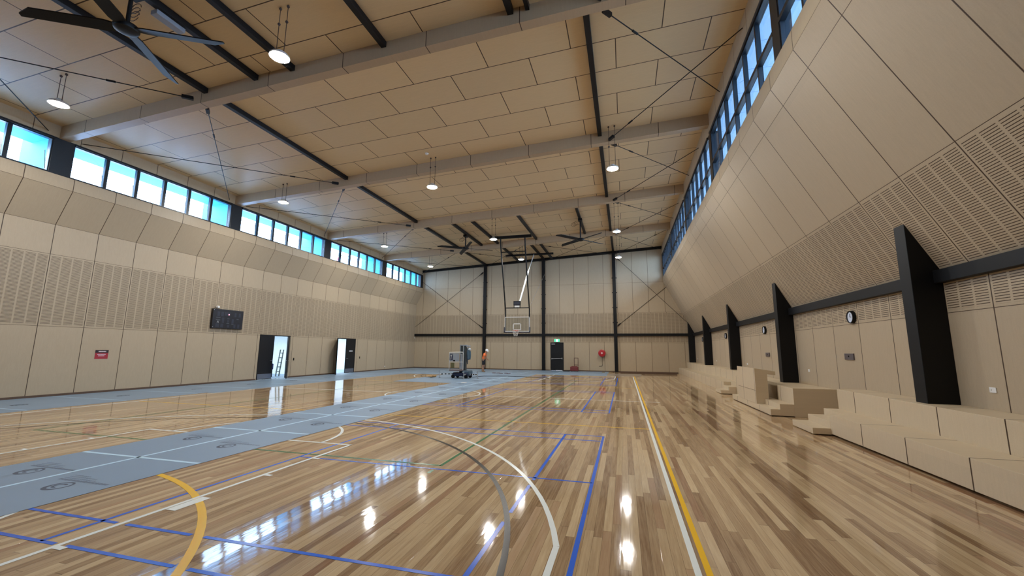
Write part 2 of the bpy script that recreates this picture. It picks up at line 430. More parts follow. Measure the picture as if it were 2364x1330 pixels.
# ------------------------------------------------------------------ clerestory windows
ORD = ['first', 'second', 'third', 'fourth', 'fifth', 'sixth', 'seventh']
wn = 0
cols = [8.83+6.65*k for k in range(-2, 5)]          # posts of the door-side clerestory
bays = list(zip(cols[:-1], cols[1:]))
for j, (ya, yb) in enumerate(bays):
    y0, y1 = ya+.28, min(yb-.28, YE); wn += 1; od = ORD[len(bays)-1-j]
    if y0 < Y0: y0 = Y0
    root = empty(f'window_{wn}', (XLu-.09, (y0+y1)/2, 7.46)); S(root, f'black framed clerestory strip of six tinted panes over the door wall, {od} bay from the end wall', 'window')
    f = MB().box(XLu-.16, XLu+.0, y0, y1, 8.61, 8.73).box(XLu-.16, XLu+.02, y0, y1, 7.46, 7.50)
    f.cyl((XLu+.03, y0, 8.66), (XLu+.03, y1, 8.66), .028, n=8)
    f.box(XLu-.15, XLu-.02, y0, y0+.03, 7.5, 8.61).box(XLu-.15, XLu-.02, y1-.03, y1, 7.5, 8.61)
    f.build('window_frame', M_frame, root)
    pw = (y1-y0)/6
    for q in range(1, 6): MB().box(XLu-.15, XLu-.03, y0+q*pw-.055, y0+q*pw+.055, 7.5, 8.61).build('mullion', M_frame, root)
    for q in range(6):
        a, c = y0+q*pw+.05, y0+(q+1)*pw-.05
        MB().box(XLu-.105, XLu-.095, a, c, 7.5, 8.61).build('pane', M_glass, root)
        MB().tube([(XLu-.04, c-.02, 7.55), (XLu-.14, c-.05, 8.2)], .008, 6).build('window_stay', M_frame, root)
for j, yc in enumerate(cols[1:]):
    if yc > YE-.2: yc = YE-.2
    o = MB().box(XLu-.28, XLu-.005, yc-.28, yc+.28 if yc < 34 else YE, 7.46, 8.73).build(f'trim_{j+1}', M_frame, None, .01)
    S(o, f'dark boxed post between window bays over the door wall, {ORD[len(cols)-2-j]} from the end wall', 'window post')
    o = MB().box(XLu-2.15, XLu-.3, yc-.07, yc+.07, 7.1, 9.0).build('sun_fin', M_fin)
    T(o, f'fin with glass tint in its colour, standing out beyond the door-side clerestory, {ORD[len(cols)-2-j]} from the end wall', 'fin', 'fins outside the clerestory')
T(MB().hexa([(XLu-1.6, Y0, 8.80), (XLu-.16, Y0, 8.86), (XLu-.16, YE, 8.86), (XLu-1.6, YE, 8.80), (XLu-1.6, Y0, 8.95), (XLu-.16, Y0, 9.0), (XLu-.16, YE, 9.0), (XLu-1.6, YE, 8.95)]).build('eave_soffit', M_soffit),
  'eave with glass tint in its colour, seen through the door-side clerestory panes', 'eave')
S(MB().box(-27, XL-.17, Y0, YE, 6.9, 7.05).build('roof_slab', M_out), 'flat lower roof outside the door-side clerestory', 'roof')

cols2 = [8.82+6.6*k for k in range(-2, 5)]; bays2 = list(zip(cols2[:-1], cols2[1:]))
for j, (ya, yb) in enumerate(bays2):
    y0, y1 = max(ya+.19, Y0), min(yb-.19, YE); wn += 1; od = ORD[len(bays2)-1-j]
    root = empty(f'window_{wn}', (XRu+.06, (y0+y1)/2, 7.72)); S(root, f'black framed two-row clerestory window over the stage wall, {od} bay from the end wall', 'window')
    f = MB().box(XRu, XRu+.14, y0, y1, 9.44, 9.56).box(XRu+.02, XRu+.14, y0, y1, 7.72, 7.76).box(XRu+.0, XRu+.12, y0, y1, 8.33, 8.43)
    f.cyl((XRu-.03, y0, 9.5), (XRu-.03, y1, 9.5), .028, n=8)
    f.build('window_frame', M_frame, root)
    pw = (y1-y0)/6
    for q in range(0, 7):
        yy = y0+q*pw; MB().box(XRu+.02, XRu+.12, max(yy-.04, y0), min(yy+.04, y1), 7.76, 9.44).build('mullion', M_frame, root)
    for q in range(6):
        for z0, z1 in ((7.76, 8.33), (8.43, 9.44)):
            MB().box(XRu+.10, XRu+.11, y0+q*pw+.04, y0+(q+1)*pw-.04, z0, z1).build('pane', M_glass, root)
for j, yc in enumerate(cols2[1:]):
    yc = min(yc, YE-.2)
    o = MB().box(XRu+.005, XRu+.25, yc-.19, min(yc+.19, YE), 7.6, 9.56).build(f'trim_{j+11}', M_frame, None, .01)
    S(o, f'dark boxed post between window bays over the stage wall, {ORD[len(cols2)-2-j]} from the end wall', 'window post')
m_s2, b_s2, n_s2 = mat_new('seamed_soffit')
g = n_s2.new('ShaderNodeNewGeometry'); s_ = n_s2.new('ShaderNodeSeparateXYZ'); n_s2.l.new(g.outputs['Position'], s_.inputs[0])
n_s2.l.new(n_s2.mix(n_s2.line(s_.outputs[1], 1.2, .5, .02), (.34, .54, .80), (.18, .32, .55)), b_s2.inputs['Base Color'])  # blue here stands in for the glass tint over a white soffit
T(MB().box(XRu+.2, XRu+2.6, Y0, YE, 9.95, 10.1).build('eave_soffit', m_s2), 'panelled eave with glass tint in its colour, seen through the stage-side clerestory', 'eave')
S(MB().box(-70, 70, -60, 90, -.5, -.35).build('ground', plain('grey_concrete', (.38, .38, .37), .8)), 'pale concrete ground outside the hall', 'ground')
# unseen lean-to roof on the stage side, kept dark to cut bounced daylight
S(MB().box(XR+.3, XR+9, Y0, YE, 2.9, 3.1).build('roof_slab', plain('dark_roof_sheet', (.16, .17, .18), .6)), 'flat lower roof outside the stage wall', 'roof')

# ------------------------------------------------------------------ roof beams
for i, y in enumerate(BEAMS):
    ph = {8.68: -7.21, 15.32: -6.0}.get(y, -6.0 if i % 2 == 0 else -7.21)
    P = [(XLu, y, cz(XLu)-.44), (XRu, y, cz(XRu)-.44), (XRu, y+.27, cz(XRu)-.44), (XLu, y+.27, cz(XLu)-.44)]
    b = MB().hexa(P+[(x, yy, z+.44) for x, yy, z in P], M_beam, lambda p: (p[0]-ph, p[2]-4))
    T(b.build('roof_beam'), f'plywood clad roof beam crossing the ceiling, {ORD[4-i]} from the end wall', 'beam', 'roof beams')
o = MB().hexa([(XLu, YE-.2, cz(XLu)-.2), (XRu, YE-.2, cz(XRu)-.2), (XRu, YE, cz(XRu)-.2), (XLu, YE, cz(XLu)-.2),
               (XLu, YE-.2, cz(XLu)), (XRu, YE-.2, cz(XRu)), (XRu, YE, cz(XRu)), (XLu, YE, cz(XLu))]).build('rafter', M_black)
T(o, 'black steel rafter sloping along the top of the end wall', 'beam')

# black struts under the ceiling: bay index counted from the end wall
def strut(x, y0, y1, label, wd=.15):
    z = cz(x)-.005
    T(MB().box(x-wd/2, x+wd/2, y0, y1, z-.16, z).build('ceiling_strut', M_black, None, .006), label, 'strut', 'black ceiling struts')
edges = [(BEAMS[k]+.27, BEAMS[k+1]) for k in range(4)]+[(BEAMS[4]+.27, YE-.2)]
for k, (y0, y1) in enumerate(edges):
    bay = ORD[4-k]
    for x, side in ((-12.03, 'door-side'), (-.67, 'stage-side')): strut(x, y0, y1, f'black ceiling strut on the {side} line, {bay} bay from the end wall')
for k, bay in ((0, 'fifth'), (3, 'second')):
    y0, y1 = edges[k]
    for x, nm in ((-10.15, 'carrying the door-side fan'), (-8.87, 'beside the hoop frame'), (-5.95, 'over the middle of the court'), (-2.45, 'carrying the stage-side fan')):
        strut(x, y0, y1, f'black ceiling strut {nm}, {bay} bay from the end')
strut(-2.02, edges[0][0], edges[0][1], 'thin black ceiling strut beside the stage-side fan strut, fifth bay', .1)
y0, y1 = edges[4]
for x, nm in ((-8.87, 'door-side of the hoop frame'), (-6.65, 'running to the middle end wall column'), (-5.93, 'beside the middle column strut')):
    strut(x, y0, y1, f'black strut in the end bay, {nm}')

# end wall steel
for x, nm, cat in ((-12.1, 'nearer the door wall', 0), (-6.7, 'in the middle behind the hoop', 0), (-.66, 'between the hose reel and the stage', 0)):
    root = empty('steel_column', (x, YE, 0)); T(root, f'tall black steel column on the end wall {nm}', 'column', 'end wall columns')
    MB().box(x-.135, x+.135, YE-.2, YE, 0, cz(x)-.2).build('shaft', M_black, root, .01)
    for z in (4.0, 5.25, 6.5, 7.75):
        for s in (-1, 1): MB().box(x+s*.135, x+s*.2, YE-.05, YE-.03, z, z+.08).build('cleat', M_black, root)
MB_ = MB().box(XL, XR, YE-.16, YE, 2.92, 3.12)
T(MB_.build('wall_rail', M_black, None, .006), 'long black steel rail across the end wall above the exit door', 'rail')
T(MB().box(XR-.13, XR, Y0, YE-.16, 2.91, 3.13).build('wall_rail', M_black, None, .006), 'black steel rail along the stage wall where the slope begins', 'rail')

# black fins on the stage
FY = [8.72+6.64*k for k in range(4)]+[YE-.3]
fin_names = ['fifth from the end wall, closest one with the white socket beside it', 'fourth from the end wall, behind the wooden lectern block', 'third from the end wall, partly hidden by the lectern block', 'second from the end wall', 'tucked into the end wall corner']
for k, y in enumerate(FY):
    zb = .75 if k == 1 else .87
    z0 = 3.12+(XR-4.9)*1.969
    b = MB().prism([(4.9, y, zb), (XR, y, zb), (XR, y, 3.12), (4.9, y, z0)], (0, .3, 0))
    nm = ['the closest, beside a white socket', 'behind the lectern block', 'third from the end wall', 'second from the end wall', 'tucked into the end wall corner'][k]
    T(b.build('wall_fin', M_black, None, .008), f'tall black wedge-topped fin standing on the stage tiers, {nm}', 'pillar', 'black fins along the stage wall')

# bracing rods
def rod(p, q, label, g='bracing rods', tb=.22, plate=True):
    p, q = Vector(p), Vector(q)
    root = empty('bracing_rod', p); T(root, label, 'rod', g)
    MB().cyl(p, q, .014, n=8).build('rod', M_black, root)
    d = (q-p).normalized(); c = p+d*.15
    up = Vector((0, 0, 1)); s = d.cross(up).normalized()
    MB().obox(c, d*.14, s*.045, up*.05).build('end_plate', M_black, root)
    c2 = p.lerp(q, tb); MB().cyl(c2-d*.1, c2+d*.1, .03, n=8).build('turnbuckle', M_black, root)
for k in range(4):
    y0, y1 = edges[k]; bay = ORD[4-k]
    rod((-12.35, y1-.1, cz(-12.35)-.33), (XLu-.0, y0+.34, 8.82), f'black bracing rod over the door side, {bay} bay from end, window end toward the camera')
    rod((-12.42, y0+.1, cz(-12.42)-.33), (XLu-.0, y1-.3, 8.84), f'black bracing rod over the door side, {bay} bay from end, window end away from camera')
    rod((-.25, y0+.05, cz(-.25)-.36), (XRu, y1-1.8, 10.0), f'black bracing rod over the stage side, {bay} bay from end, window end away from camera')
    rod((-.33, y1-.05, cz(-.3)-.4), (XRu, y0+1.85, 10.03), f'black bracing rod over the stage side, {bay} bay from end, window end toward the camera')
y0, y1 = edges[4]
for xa, xb, nm in ((XLu, -12.2, 'by the door-side windows'), (-12.0, -6.8, 'on the door side of the hoop'), (-6.5, -.8, 'between the middle and stage columns'), (-.5, XRu, 'by the stage windows')):
    rod((xa, y0+.05, cz(xa)-.33), (xb, y1-.1, cz(xb)-.33), f'end bay ceiling rod {nm}, stage-side tip at the wall')
    rod((xb, y0+.05, cz(xb)-.33), (xa, y1-.1, cz(xa)-.33), f'end bay ceiling rod {nm}, stage-side tip at the beam')
yw = YE-.05
for p, q, nm in (((-12.3, yw, 3.66), (XLu, yw, 8.03), 'rising to the door-side windows'), ((-12.3, yw-.05, 8.73), (-18.98, yw-.05, 3.78), 'rising to the door-side column head'),
                 ((-.5, yw, 3.75), (4.0-.55, yw, 6.9), 'rising toward the stage-side windows'), ((-.5, yw-.05, 9.6), (5.2, yw-.05, 3.66), 'rising to the stage-side column head')):
    rod(p, q, f'diagonal black bracing rod on the end wall {nm}', 'end wall bracing rods', .05)

# ------------------------------------------------------------------ pendant lamps
M_lens = plain('lamp_lens', (1, 1, 1), .5, emit=(1, .97, .92), estr=LAMP)
M_hous = plain('lamp_housing', (.5, .5, .5), .4, .3)
def lamp_proto(x, y, z):
    root = empty('pendant_light', (x, y, z))
    MB().lathe((x, y, z), [(.0, .16), (.07, .16), (.09, .10), (.19, .07), (.215, .04), (.22, 0), (.20, 0)], 24).build('housing', M_hous, root, 0, True)
    MB().lathe((x, y, z+.004), [(.20, 0), (.17, -.02), (.0, -.025)], 24).build('lens', M_lens, root)
    return root
first = None
rows = [(-15.1, 'door-side row'), (-7.55, 'middle row'), (-.22, 'stage-side row')]
ys = [(6.98, 'fourth'), (14.97, 'third'), (23.44, 'second'), (30.2, 'first')]
M_cable = plain('lamp_cable', (.05, .03, .025), .6)
for x, rn in rows:
    for y, on in ys:
        if rn == 'middle row' and on == 'first': xx, yy = -7.25, 29.3
        else: xx, yy = x, y
        if first is None: o = first = lamp_proto(xx, yy, 8.4)
        else: o = copy_tree(first, (xx, yy, 8.4))
        T(o, f'round glowing pendant light on twin cables, {rn}, {on} from the end wall', 'pendant light', 'pendant lights over the court')
        for s in (-1, 1):
            zt = cz(xx+s*.11)-.005
            cb = MB().cyl((xx+s*.11, yy, 8.46), (xx+s*.11, yy, zt), .008, n=6); cb.ball((xx+s*.11, yy, zt-.03), .035, 8, 5)
            c_ = cb.build('cable', M_cable, o)

# ------------------------------------------------------------------ ceiling fans
def blade(b, c, ang, r0, r1, tilt):
    d = Vector((math.cos(ang), math.sin(ang), 0)); s = Vector((-math.sin(ang), math.cos(ang), 0)); u = Vector((0, 0, 1))
    pts = []
    for r, w0, w1 in ((r0, -.10, .10), (r0+.15, -.13, .13), (r1-.25, -.11, .12), (r1, -.11, -.04)):
        for w_ in (w0, w1): pts.append(Vector(c)+d*r+s*w_*math.cos(tilt)+u*w_*math.sin(tilt))
    th = u*.014
    for q in range(3):
        A = [pts[2*q], pts[2*q+2], pts[2*q+3], pts[2*q+1]]; b.hexa([p-th for p in A]+[p+th for p in A])
def fan(x, y, z, ph, label, box=False):
    root = empty('ceiling_fan', (x, y, z)); T(root, label, 'ceiling fan', 'large ceiling fans')
    MB().cyl((x, y, z+.05), (x, y, cz(x)-.2), .04, n=12).build('downrod', M_black, root)
    MB().lathe((x, y, z), [(0, -.09), (.12, -.09), (.21, -.05), (.23, 0), (.21, .06), (.1, .10), (0, .11)], 24).build('hub', M_black, root, 0, True)
    MB().box(x-.12, x+.12, y-.16, y+.16, cz(x)-.3, cz(x)-.16).build('mounting_bracket', M_black, root)
    for q in range(4):
        b = MB(); blade(b, (x, y, z), R(ph+90*q), .2, 1.88, R(14)); b.build('blade', M_black, root)
    if box: MB().box(x-.2, x-.0, y+.5, y+1.15, cz(x)-.27, cz(x)-.16).build('driver_box', M_grey, root, .01)
    b = MB()
    for q in range(3):
        pts = [(x-.25-.1*q+.16*math.cos(t), y+.25+.05*q, cz(x)-.33-.1*q*.3+.12*math.sin(t)) for t in [k*pi/6 for k in range(12)]]
        b.tube(pts, .008, 5)
    b.build('loose_cable', M_cable, root)
fan(-10.17, 5.52, 8.5, 29, 'black four-blade ceiling fan close overhead near the first door-side light', True)
fan(-10.2, 25.5, 8.5, 33, 'black four-blade ceiling fan between the hoop and the door-side windows')
fan(-2.42, 25.1, 8.52, 48, 'black four-blade ceiling fan between the hoop and the stage-side lights')
T(MB().lathe((-7.65, 14.57, cz(-7.65)), [(0, -.05), (.06, -.045), (.075, -.01), (.08, 0)], 16).build('smoke_detector', M_white, None, 0, True), 'small white smoke detector on the ceiling beside a pendant light', 'smoke detector')

# ------------------------------------------------------------------ stage tiers
def sbox(b, x0, x1, y0, y1, z0, z1, ph=0.0): b.box(x0, x1, y0, y1, z0, z1, M_stage, lambda p: (p[1]-ph, p[2]-.3))
b = MB(); sbox(b, 4.1, 4.75, Y0, 10.35, .04, .43, 7.92-1.237*8)
T(b.build('bench_tier', None, None, .004), 'long low plywood bench tier along the near part of the stage', 'stage tier')
b = MB(); sbox(b, 4.75, XR, Y0, 11.5, .0, .87, 7.98-1.2*8)
T(b.build('bench_tier', None, None, .004), 'upper plywood bench tier against the wall in the near part of the stage', 'stage tier')
root = empty('stage_steps', (3.77, 10.35, 0)); T(root, 'small plywood steps at the end of the near bench tier', 'steps')
for x0, x1, z in ((3.77, 4.1, .145), (4.1, 4.43, .29), (4.43, 4.75, .43)):
    b = MB(); sbox(b, x0, x1, 10.35, 11.45, .02, z, .4); b.build('step', None, root, .004)
root = empty('stage_platform', (3.77, 12.95, 0)); T(root, 'mid-height plywood platform with two side steps under the lectern block', 'platform')
b = MB(); sbox(b, 4.34, XR, 12.95, 14.15, 0, .75, .3); sbox(b, 4.62, XR, 14.15, 16.3, 0, .75, .3); sbox(b, 4.34, XR, 16.3, 18.9, 0, .75, .3); b.build('deck', None, root, .004)
b = MB(); sbox(b, 3.77, 4.0, 12.95, 17.1, .02, .185, .3); b.build('step', None, root, .004)
b = MB(); sbox(b, 4.0, 4.34, 12.95, 17.1, .02, .325, .3); b.build('step', None, root, .004)
# toe recess under the steps
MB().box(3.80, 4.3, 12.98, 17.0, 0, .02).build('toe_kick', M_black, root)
root = empty('lectern_block', (3.9, 15.1, .18)); T(root, 'tall plywood lectern block with overhanging top standing on the platform steps', 'lectern')
b = MB(); b.prism([(3.765, 14.15, .186), (4.10, 14.15, .186), (4.10, 14.15, 1.05), (4.32, 14.15, 1.03), (4.32, 14.15, 1.14), (3.765, 14.15, 1.225)], (0, 2.0, 0), M_stage, lambda p: (p[1]-13.0-1.237, p[2]-.57)); b.build('body', None, root, .003)
MB().box(3.7635, 3.766, 14.16, 16.14, .565, .575).build('joint', M_skirt, root)
b = MB(); sbox(b, 4.1, 4.75, 20.0, YE, .0, .43, 22.9-1.237*3)
T(b.build('bench_tier', None, None, .004), 'long low plywood bench tier running to the end wall', 'stage tier')
b = MB(); sbox(b, 4.75, XR, 18.9, YE, .0, .87, .2)
T(b.build('bench_tier', None, None, .004), 'upper plywood bench tier against the wall running to the end wall', 'stage tier')
root = empty('stage_steps', (3.77, 18.95, 0)); T(root, 'small plywood steps beyond the lectern block', 'steps')
for x0, x1, z in ((3.77, 4.07, .15), (4.07, 4.38, .29), (4.38, 4.75, .43)):
    b = MB(); sbox(b, x0, x1, 18.95, 20.0, .02, z, .5); b.build('step', None, root, .004)

# stage wall fittings
M_clockface = plain('clock_face', (.62, .70, .85), .3)
for y, nm in ((11.75, 'above the closest control plate'), (18.23, 'second one along'), (24.68, 'third bay'), (31.6, 'by the end wall')):
    root = empty('wall_clock', (XR-.03, y, 2.56)); T(root, f'round white-faced wall clock with black rim on the stage wall, {nm}', 'clock', 'clocks on the stage wall')
    MB().lathe((XR, y, 2.56), [(.155, 0), (.155, -.06), (.145, -.075), (.125, -.07), (.125, -.055)], 32, axis='x').build('rim', M_black, root, 0, True)
    MB().lathe((XR-.058, y, 2.56), [(.126, 0), (0, -.001)], 32, axis='x').build('clock_face', M_clockface, root)
    MB().box(XR-.066, XR-.062, y-.006, y+.006, 2.56, 2.64).box(XR-.066, XR-.062, y-.05, y, 2.555, 2.567).build('hands', M_black, root)
for y, nm in ((8.04, 'beside the closest fin'), (14.53, 'above the middle platform'), (21.04, 'beyond the lectern block'), (27.55, 'third bay from the end'), (34.3, 'by the end wall')):
    root = empty('power_socket', (XR-.01, y, 1.17)); T(root, f'small white power socket on the stage wall {nm}', 'socket', 'white sockets on the stage wall')
    MB().box(XR-.012, XR, y-.06, y+.06, 1.13, 1.21).build('cover_plate', M_white, root, .003)
    MB().box(XR-.018, XR-.011, y+.015, y+.04, 1.16, 1.185).build('switch', M_white, root)
for y, nm in ((12.08, 'below the closest clock'), (18.13, 'below the second clock')):
    root = empty('control_plate', (XR-.01, y, 1.61)); T(root, f'dark grey metal control plate on the stage wall {nm}', 'control plate', 'control plates on the stage wall')
    MB().box(XR-.03, XR, y-.21, y+.21, 1.54, 1.69).build('plate', plain('dull_plate', (.16, .14, .15), .35, .5), root, .003)
    MB().box(XR-.036, XR-.029, y-.02, y+.02, 1.6, 1.64).build('button', M_black, root)

# ------------------------------------------------------------------ door wall: doors, rooms, scoreboard
M_door = plain('black_door', (.009, .010, .012), .35, 0, .4)
M_kick = plain('kick_plate', (.24, .27, .33), .28, .7)
M_room = plain('white_room_wall', (.74, .80, .84), .7)
def room(n, y0, y1, lab):
    b = MB().box(-24, XL-.16, y0, y1, 2.85, 2.95).box(-24.1, -24, y0, y1, 0, 2.9).box(-24, XL-.16, y0-.1, y0, 0, 2.9).box(-24, XL-.16, y1, y1+.1, 0, 2.9)
    S(b.build(n, M_room), lab, 'room')
    S(MB().box(-24, XL-.16, y0, y1, -.1, 0).build('floor', M_mat), lab.replace('walls', 'floor'), 'floor')
    S(MB().box(-24, XL-.16, y0, y1, -.1, 0).build('floor', M_mat), '', '') if False else None
    o = MB().box(-22.4, -21.2, (y0+y1)/2-.9, (y0+y1)/2+.9, 2.80, 2.84).build('ceiling_panel', plain('panel_light', (1, 1, 1), .5, emit=(.84, .94, 1), estr=42))
    o.name = 'ceiling_light'; T(o, f'flat ceiling light in the store room behind the {lab.split("the ")[-1]}', 'ceiling light')
room('wall_annex_1', 15.5, 23.0, 'bright store room walls seen through the double doorway')
room('wall_annex_2', 23.3, 29.5, 'bright store room walls seen through the far doorway')
# double doors 1
dn = 0
def leaf(root, hinge, end, z0, z1, kick, th=.045, outside=-1):
    h, e = Vector((*hinge, 0)), Vector((*end, 0)); d = (e-h); L = d.length; d.normalize(); q = Vector((-d.y, d.x, 0))
    c = (h+e)/2+Vector((0, 0, (z0+z1)/2))
    o = MB().obox(c, d*L/2, q*th/2, (0, 0, (z1-z0)/2)).build('door_leaf', M_door, root, .003)
    for s in (-1, 1):
        MB().obox(Vector((c.x, c.y, z0+.16))+q*s*(th/2+.002), d*(L/2-.02), q*.002, (0, 0, .13)).build('kick_plate', M_kick, o)
        MB().cyl(e-d*.09+q*s*.03+Vector((0, 0, 1.0)), e-d*.09+q*s*.07+Vector((0, 0, 1.0)), .014, n=10).cyl(e-d*.09+q*s*.07+Vector((0, 0, 1.0)), e-d*.22+q*s*.07+Vector((0, 0, 1.0)), .011, n=8).build('door_handle', M_chrome, o)
    return o
def doorway(n, y0, y1, lab):
    root = empty(n, (XL, (y0+y1)/2, 0)); S(root, lab, 'door')
    MB().box(XL-.17, XL+.015, y0, y0+.045, 0, 2.42).box(XL-.17, XL+.015, y1-.045, y1, 0, 2.42).box(XL-.17, XL+.015, y0, y1, 2.365, 2.42).build('door_frame', M_door, root)
    return root
r1 = doorway('door_1', *D1, 'black double door in the long wall, one leaf shut and one swung open')
leaf(r1, (XL-.02, D1[0]+.045), (XL-.02, 19.12), .01, 2.365, 1)
leaf(r1, (XL+.02, D1[1]-.05), (-18.36, 19.50), .01, 2.36, 1)
r2 = doorway('door_2', *D2, 'black double door in the long wall, nearer the end wall, with a grey sign plate')
lf = leaf(r2, (XL-.02, D2[1]-.045), (XL-.02, 25.42), .01, 2.365, 1)
MB().box(XL+.006, XL+.012, 25.78, 26.16, 1.48, 1.58).build('sign_plate', plain('sign_plate_grey', (.42, .43, .45), .4), lf)
leaf(r2, (XL+.03, D2[0]+.03), (-18.36, 23.68), .01, 2.36, 1)
# things in the store room
M_navy = plain('navy_vinyl', (.012, .02, .12), .4)
root = empty('trolley_chair', (-20.6, 20.2, 0)); T(root, 'dark navy chair with an arched back standing inside the double doorway', 'chair')
MB().box(-20.95, -20.35, 19.9, 20.6, .42, .78).build('seat', M_navy, root, .04)
MB().tube([(-20.9, 19.95, .7), (-20.9, 19.95, 1.05), (-20.9, 20.05, 1.15), (-20.9, 20.2, 1.15), (-20.9, 20.3, 1.05), (-20.9, 20.3, .7)], .03, 8).build('back_frame', M_navy, root)
for xx in (-20.9, -20.4):
    for yy in (19.95, 20.55): MB().cyl((xx, yy, 0), (xx, yy, .43), .022, n=8).build('leg', M_black, root)
root = empty('folded_ladder', (-20.5, 21.2, 0)); T(root, 'dark grey step ladder leaning inside the double doorway', 'ladder')
for yy in (21.15, 21.4):
    MB().obox((-20.6, yy, .8), (.04, .18, 0) if False else (.02, 0, 0), (0, .03, 0), (.0, .10, .8)).build('stile', plain('ladder_grey', (.12, .16, .16), .5), root)
for q in range(5): MB().box(-20.66, -20.54, 21.07+.035*q, 21.33+.035*q, .25+.28*q, .29+.28*q).build('rung', plain('ladder_grey', (.12, .16, .16), .5), root)

for y, nm in ((20.64, 'beside the open double door'), (27.04, 'beside the door with the sign plate')):
    T(MB().box(XL, XL+.02, y-.035, y+.035, .98, 1.13).build('light_switch', M_black, None, .003), f'small dark switch plate on the long wall {nm}', 'switch', 'switch plates on the door wall')
T(MB().box(XL, XL+.015, 30.41, 30.53, .25, .33).build('power_socket', M_white, None, .003), 'small white power socket low on the long wall near the end wall', 'socket')
T(MB().ball((XL+.06, 35.2, 2.74), .045, 12, 8).build('sensor', M_white, None, 0, True), 'tiny white sensor in the corner below the end wall rail', 'sensor')

# scoreboard
root = empty('scoreboard', (XL, 16.05, 2.6)); T(root, 'black electronic scoreboard with a small red light hung on the slotted wall', 'scoreboard')
MB().box(XL, XL+.13, 15.24, 16.87, 2.62, 3.55).build('case', plain('scoreboard_case', (.010, .010, .014), .35), root, .01)
M_seg = plain('unlit_digit', (.028, .030, .045), .3); M_lab = plain('panel_lettering', (.10, .11, .12), .5)
xf = XL+.132
for yy, zz, wv, hv in ((15.52, 3.32, .14, .22), (15.72, 3.32, .14, .22), (15.98, 3.34, .3, .16), (16.42, 3.32, .12, .2), (16.66, 3.32, .12, .2), (15.78, 3.02, .12, .26), (16.30, 3.0, .12, .22), (16.05, 2.98, .08, .12), (15.5, 2.76, .2, .18), (15.74, 2.76, .14, .18), (16.08, 2.74, .12, .12), (16.42, 2.76, .12, .18), (16.64, 2.76, .12, .2)):
    MB().box(xf-.003, xf+.001, yy-wv/2, yy+wv/2, zz-hv/2, zz+hv/2).build('digit_window', M_seg, root)
for yy, zz, wv in ((15.52, 3.14, .22), (15.52, 3.02, .22), (16.06, 3.11, .12), (16.05, 2.87, .14), (16.30, 2.86, .12), (16.57, 3.1, .12)):
    MB().box(xf-.002, xf+.002, yy-wv/2, yy+wv/2, zz-.012, zz+.012).build('caption', M_lab, root)
b = MB(); b.prism([(xf, 15.47, 2.88), (xf, 15.50, 2.98), (xf, 15.54, 2.98), (xf, 15.57, 2.88), (xf, 15.545, 2.88), (xf, 15.52, 2.95), (xf, 15.495, 2.88)], (.002, 0, 0)); b.build('caption', plain('pale_lettering', (.3, .31, .3), .5), root)
MB().ball((xf, 16.07, 3.31), .022, 10, 6).build('indicator_light', plain('red_indicator', (1, .2, .2), .4, emit=(1, .25, .35), estr=14), root)
for zz in (2.68, 3.49): MB().cyl((XL+.13, 15.28, zz), (XL+.137, 15.28, zz), .018, n=10).build('fixing', M_chrome, root)
T(MB().lathe((XL+.02, 15.5, 3.64), [(0, .12), (.05, .11), (.075, .06), (.075, 0)], 20, axis='x').build('siren', M_white, None, 0, True), 'round white siren sitting above the scoreboard corner', 'siren')

# red sign
root = empty('notice_sign', (XL, 11.16, 1.24)); T(root, 'small red wall notice with a black header and white lines of lettering', 'sign')
MB().box(XL, XL+.006, 10.96, 11.37, 1.24, 1.57).build('board', plain('sign_red', (.36, .02, .035), .4), root)
MB().box(XL+.005, XL+.008, 10.96, 11.37, 1.465, 1.57).build('header', plain('sign_black', (.02, .01, .015), .4), root)
M_sl = plain('sign_lettering', (.75, .65, .68), .4)
def dashes(root, y0, y1, z, h, seed):
    rr = random.Random(seed); y = y0; b = MB()
    while y < y1-.01:
        l = min(rr.uniform(.018, .03), y1-y); b.box(XL+.0079, XL+.0092, y, y+l, z-h/2, z+h/2); y += l+.006
    b.build('lettering', M_sl, root)
dashes(root, 11.06, 11.29, 1.515, .038, 1); dashes(root, 11.03, 11.29, 1.41, .026, 2); dashes(root, 11.06, 11.26, 1.355, .022, 3)

# ------------------------------------------------------------------ end wall door, exit sign, hose reel, trolley
root = empty('door_3', ((DX0+DX1)/2, YE, 0)); S(root, 'black single exit door in the end wall with a push bar', 'door')
MB().box(DX0, DX0+.05, YE-.02, YE+.12, 0, DZ).box(DX1-.05, DX1, YE-.02, YE+.12, 0, DZ).box(DX0, DX1, YE-.02, YE+.12, DZ-.05, DZ).build('door_frame', M_door, root)
lf = MB().box(DX0+.05, DX1-.05, YE, YE+.05, .015, DZ-.05).build('door_leaf', M_door, root)
MB().cyl((DX0+.1, YE-.09, 1.0), (DX1-.12, YE-.09, 1.03), .03, n=10).box(DX0+.09, DX0+.15, YE-.1, YE, .95, 1.05).box(DX1-.18, DX1-.1, YE-.1, YE, .97, 1.09).build('push_bar', M_chrome, lf)
MB().box(-6.02, -5.72, YE-.07, YE, 2.2, 2.27).build('door_closer', M_chrome, lf, .005)
MB().box(DX0+.06, DX1-.06, YE+.02, YE+.1, 0, .012).build('threshold', M_chrome, root)
MB().box(-5.66, -5.12, YE-.07, YE-.02, .004, .045).build('daylight_gap_strip', plain('daylight_white', (.85, .88, .9), .4), root)  # daylight showing under the door, put in as a white strip
root = empty('exit_sign', (-5.55, YE, 2.4)); T(root, 'small glowing green and white exit sign above the end wall door', 'exit sign')
MB().box(-5.79, -5.31, YE-.06, YE, 2.41, 2.67).build('case', plain('sign_case', (.5, .8, .6), .4), root, .01)
